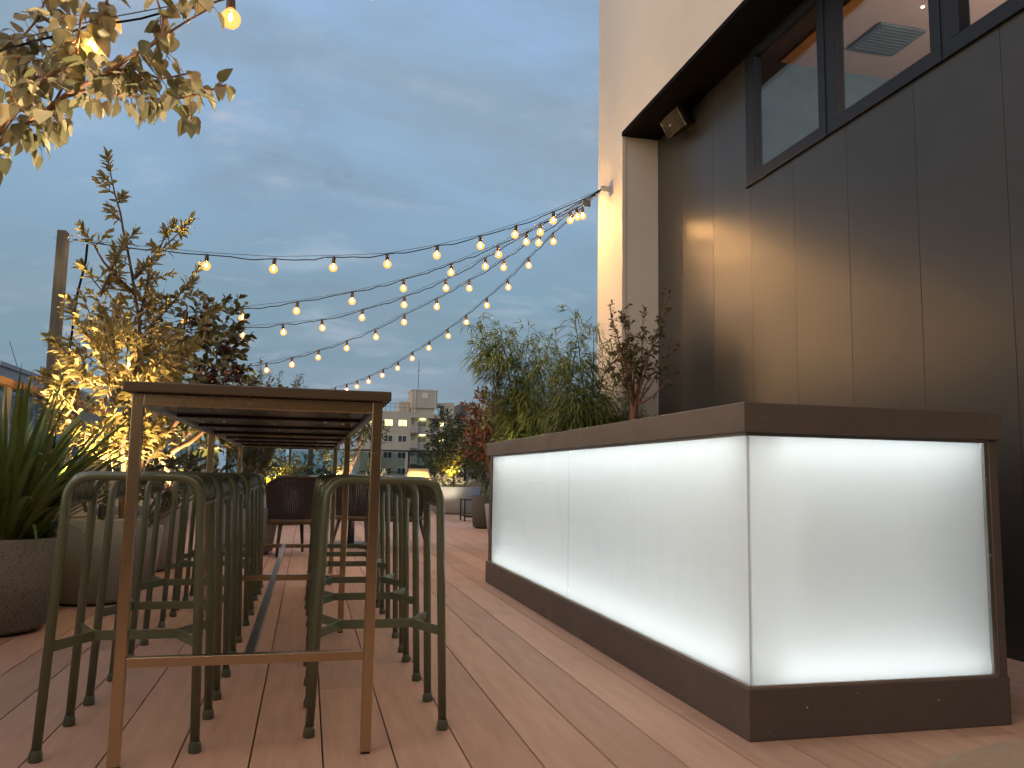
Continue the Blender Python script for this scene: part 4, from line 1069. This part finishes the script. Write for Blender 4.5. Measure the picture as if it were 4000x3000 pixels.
def second_block():
    e = empty('rear_apartment_block', (29, 150, -14), 'paler apartment block stepping back behind the red leaved shrub', 'building')
    def B(name, boxes, m, parent=None):
        mb = MB()
        for b in boxes: mb.box(b[0] - 29, b[1] - 29, b[2], b[3], b[4] + 14, b[5] + 14)
        return mb.build(name, m, parent or e)
    B('wall', [(26.2, 36, 0, 12, -14, 11.6), (28.6, 36, 1, 12, 11.6, 14.2)], M['facade'])
    B('roof_screen', [(27.4, 28.6, .6, 8, 11.6, 14.3)], M['facade_dark'])
    B('canopy', [(26.5, 28.2, -1.2, 0, 11.2, 11.45)], M['white_frame'])
    f = B('window', [(30, 31.4, -.1, 0, 8.6, 10.2)], M['white_frame']); B('pane', [(30.1, 31.3, -.13, -.101, 8.7, 10.1)], M['lit_pane'], f)
second_block()
e = empty('neighbour_building', (-12, 36, -14), 'plain mauve grey neighbouring building beyond the left railing', 'building')
boxobj('wall', (-4, 3, -9, 16, 0, 17.82), M['neighbour'], e)
boxobj('coping', (-4.1, 3.06, -9.06, 16.1, 17.82, 17.95), M['neighbour'], e)
mb = MB()
for y in (-7.4, -5.6): mb.tube([(2.5, y, 17.95), (2.2, y - .3, 19.0)], .012, 5)
mb.build('aerial', M['blue_rail'], e)

# ------------------------------------------------------------------ world, sun
def world():
    wd = bpy.data.worlds.new('World'); sc.world = wd; wd.use_nodes = True
    nt = wd.node_tree; nt.nodes.clear(); L = nt.links
    out = nt.nodes.new('ShaderNodeOutputWorld'); bg = N(nt, 'ShaderNodeBackground', Strength=.90)
    tc = N(nt, 'ShaderNodeTexCoord'); sp = N(nt, 'ShaderNodeSeparateXYZ'); L.new(tc.outputs['Generated'], sp.inputs[0])
    sky = N(nt, 'ShaderNodeTexSky', sky_type='NISHITA', sun_disc=False, sun_elevation=R(2.5), sun_rotation=R(240), altitude=50, air_density=1.2, dust_density=1.0, ozone_density=3)
    ramp = N(nt, 'ShaderNodeValToRGB'); cr = ramp.color_ramp
    cr.elements[0].position = 0.0; cr.elements[0].color = (.086, .140, .176, 1)
    cr.elements[1].position = .58; cr.elements[1].color = (.165, .26, .42, 1)
    a = cr.elements.new(.18); a.color = (.104, .160, .202, 1)
    a = cr.elements.new(.36); a.color = (.140, .218, .308, 1)
    L.new(sp.outputs[2], ramp.inputs[0])
    sm = N(nt, 'ShaderNodeMix', data_type='RGBA', blend_type='MULTIPLY'); sm.inputs[0].default_value = 1
    L.new(sky.outputs[0], sm.inputs[6]); sm.inputs[7].default_value = (.04, .04, .04, 1)
    bs = N(nt, 'ShaderNodeMix', data_type='RGBA'); bs.inputs[0].default_value = .15
    L.new(ramp.outputs[0], bs.inputs[6]); L.new(sm.outputs[2], bs.inputs[7])
    # clouds: direction projected on a flat layer
    ad = N(nt, 'ShaderNodeMath', operation='ADD'); ad.inputs[1].default_value = .22; L.new(sp.outputs[2], ad.inputs[0])
    mxm = N(nt, 'ShaderNodeMath', operation='MAXIMUM'); mxm.inputs[1].default_value = .05; L.new(ad.outputs[0], mxm.inputs[0])
    dx = N(nt, 'ShaderNodeMath', operation='DIVIDE'); L.new(sp.outputs[0], dx.inputs[0]); L.new(mxm.outputs[0], dx.inputs[1])
    dy = N(nt, 'ShaderNodeMath', operation='DIVIDE'); L.new(sp.outputs[1], dy.inputs[0]); L.new(mxm.outputs[0], dy.inputs[1])
    cb = N(nt, 'ShaderNodeCombineXYZ'); L.new(dx.outputs[0], cb.inputs[0]); L.new(dy.outputs[0], cb.inputs[1])
    def layer(scale, detail, lo, hi, stretch, seed, rough=.6):
        mp = N(nt, 'ShaderNodeMapping'); mp.inputs['Scale'].default_value = stretch; mp.inputs['Location'].default_value = (seed, seed * .7, seed * 1.3); mp.inputs['Rotation'].default_value = (0, 0, R(-14))
        L.new(cb.outputs[0], mp.inputs[0])
        no = N(nt, 'ShaderNodeTexNoise', Scale=scale, Detail=detail, Roughness=rough, Distortion=.3); L.new(mp.outputs[0], no.inputs['Vector'])
        mr = N(nt, 'ShaderNodeMapRange', interpolation_type='SMOOTHSTEP'); mr.inputs[1].default_value = lo; mr.inputs[2].default_value = hi; L.new(no.outputs['Fac'], mr.inputs[0])
        return mr.outputs[0]
    def blend(prev, fac, c, k):
        mu = N(nt, 'ShaderNodeMath', operation='MULTIPLY'); mu.inputs[1].default_value = k; L.new(fac, mu.inputs[0])
        m = N(nt, 'ShaderNodeMix', data_type='RGBA'); L.new(mu.outputs[0], m.inputs[0]); L.new(prev, m.inputs[6]); m.inputs[7].default_value = rgba(c); return m.outputs[2]
    c = bs.outputs[2]
    c = blend(c, layer(.75, 7, .40, .62, (.7, 1.2, 1), 3.1), (.116, .155, .192), .85)
    c = blend(c, layer(1.4, 7, .42, .74, (.85, 1.2, 1), 8.7), (.093, .122, .152), .7)
    c = blend(c, layer(3.2, 9, .50, .78, (.85, 1.2, 1), 5.3), (.20, .235, .28), .55)
    c = blend(c, layer(2.1, 8, .59, .76, (.85, 1.2, 1), 1.9), (.28, .26, .265), .55)
    # afterglow behind the camera, to the left
    nv = N(nt, 'ShaderNodeVectorMath', operation='DOT_PRODUCT'); L.new(tc.outputs['Generated'], nv.inputs[0]); g = V((-.90, -.40, .12)).normalized(); nv.inputs[1].default_value = g
    mr = N(nt, 'ShaderNodeMapRange', interpolation_type='SMOOTHSTEP'); mr.inputs[1].default_value = .35; mr.inputs[2].default_value = 1.0; L.new(nv.outputs['Value'], mr.inputs[0])
    m = N(nt, 'ShaderNodeMix', data_type='RGBA', blend_type='ADD'); L.new(mr.outputs[0], m.inputs[0]); L.new(c, m.inputs[6]); m.inputs[7].default_value = (.50, .32, .17, 1)
    L.new(m.outputs[2], bg.inputs[0]); L.new(bg.outputs[0], out.inputs[0])
world()
sun = bpy.data.lights.new('sun', 'SUN'); sun.energy = .16; sun.angle = R(25); sun.color = (1.0, .80, .58)
so = bpy.data.objects.new('sun', sun); col.objects.link(so)
so.rotation_euler = V((.86, .45, -.16)).to_track_quat('-Z', 'Y').to_euler()

# ------------------------------------------------------------------ camera and render settings
yaw, pit, rol = R(13.892), R(6.478), R(1.0168)
fw = V((math.sin(yaw) * math.cos(pit), math.cos(yaw) * math.cos(pit), math.sin(pit)))
rt = V((math.cos(yaw), -math.sin(yaw), 0)); up = rt.cross(fw)
r2 = rt * math.cos(rol) + up * math.sin(rol); u2 = up * math.cos(rol) - rt * math.sin(rol)
cam = bpy.data.cameras.new('camera'); cam.sensor_width = 36; cam.lens = 36 * 3191.74 / 4000; cam.clip_start = .02; cam.clip_end = 4000
co = bpy.data.objects.new('camera', cam); col.objects.link(co)
co.matrix_world = Matrix(((r2.x, u2.x, -fw.x, 0), (r2.y, u2.y, -fw.y, 0), (r2.z, u2.z, -fw.z, .8), (0, 0, 0, 1)))
sc.camera = co
vs = sc.view_settings; vs.view_transform = 'Standard'; vs.look = 'None'; vs.exposure = 1.42; vs.gamma = 1
cy = sc.cycles
cy.use_denoising = True; cy.max_bounces = 9; cy.diffuse_bounces = 5; cy.glossy_bounces = 4; cy.transmission_bounces = 6; cy.transparent_max_bounces = 16
cy.sample_clamp_indirect = 6; cy.caustics_reflective = False; cy.caustics_refractive = False
cy.use_light_tree = True
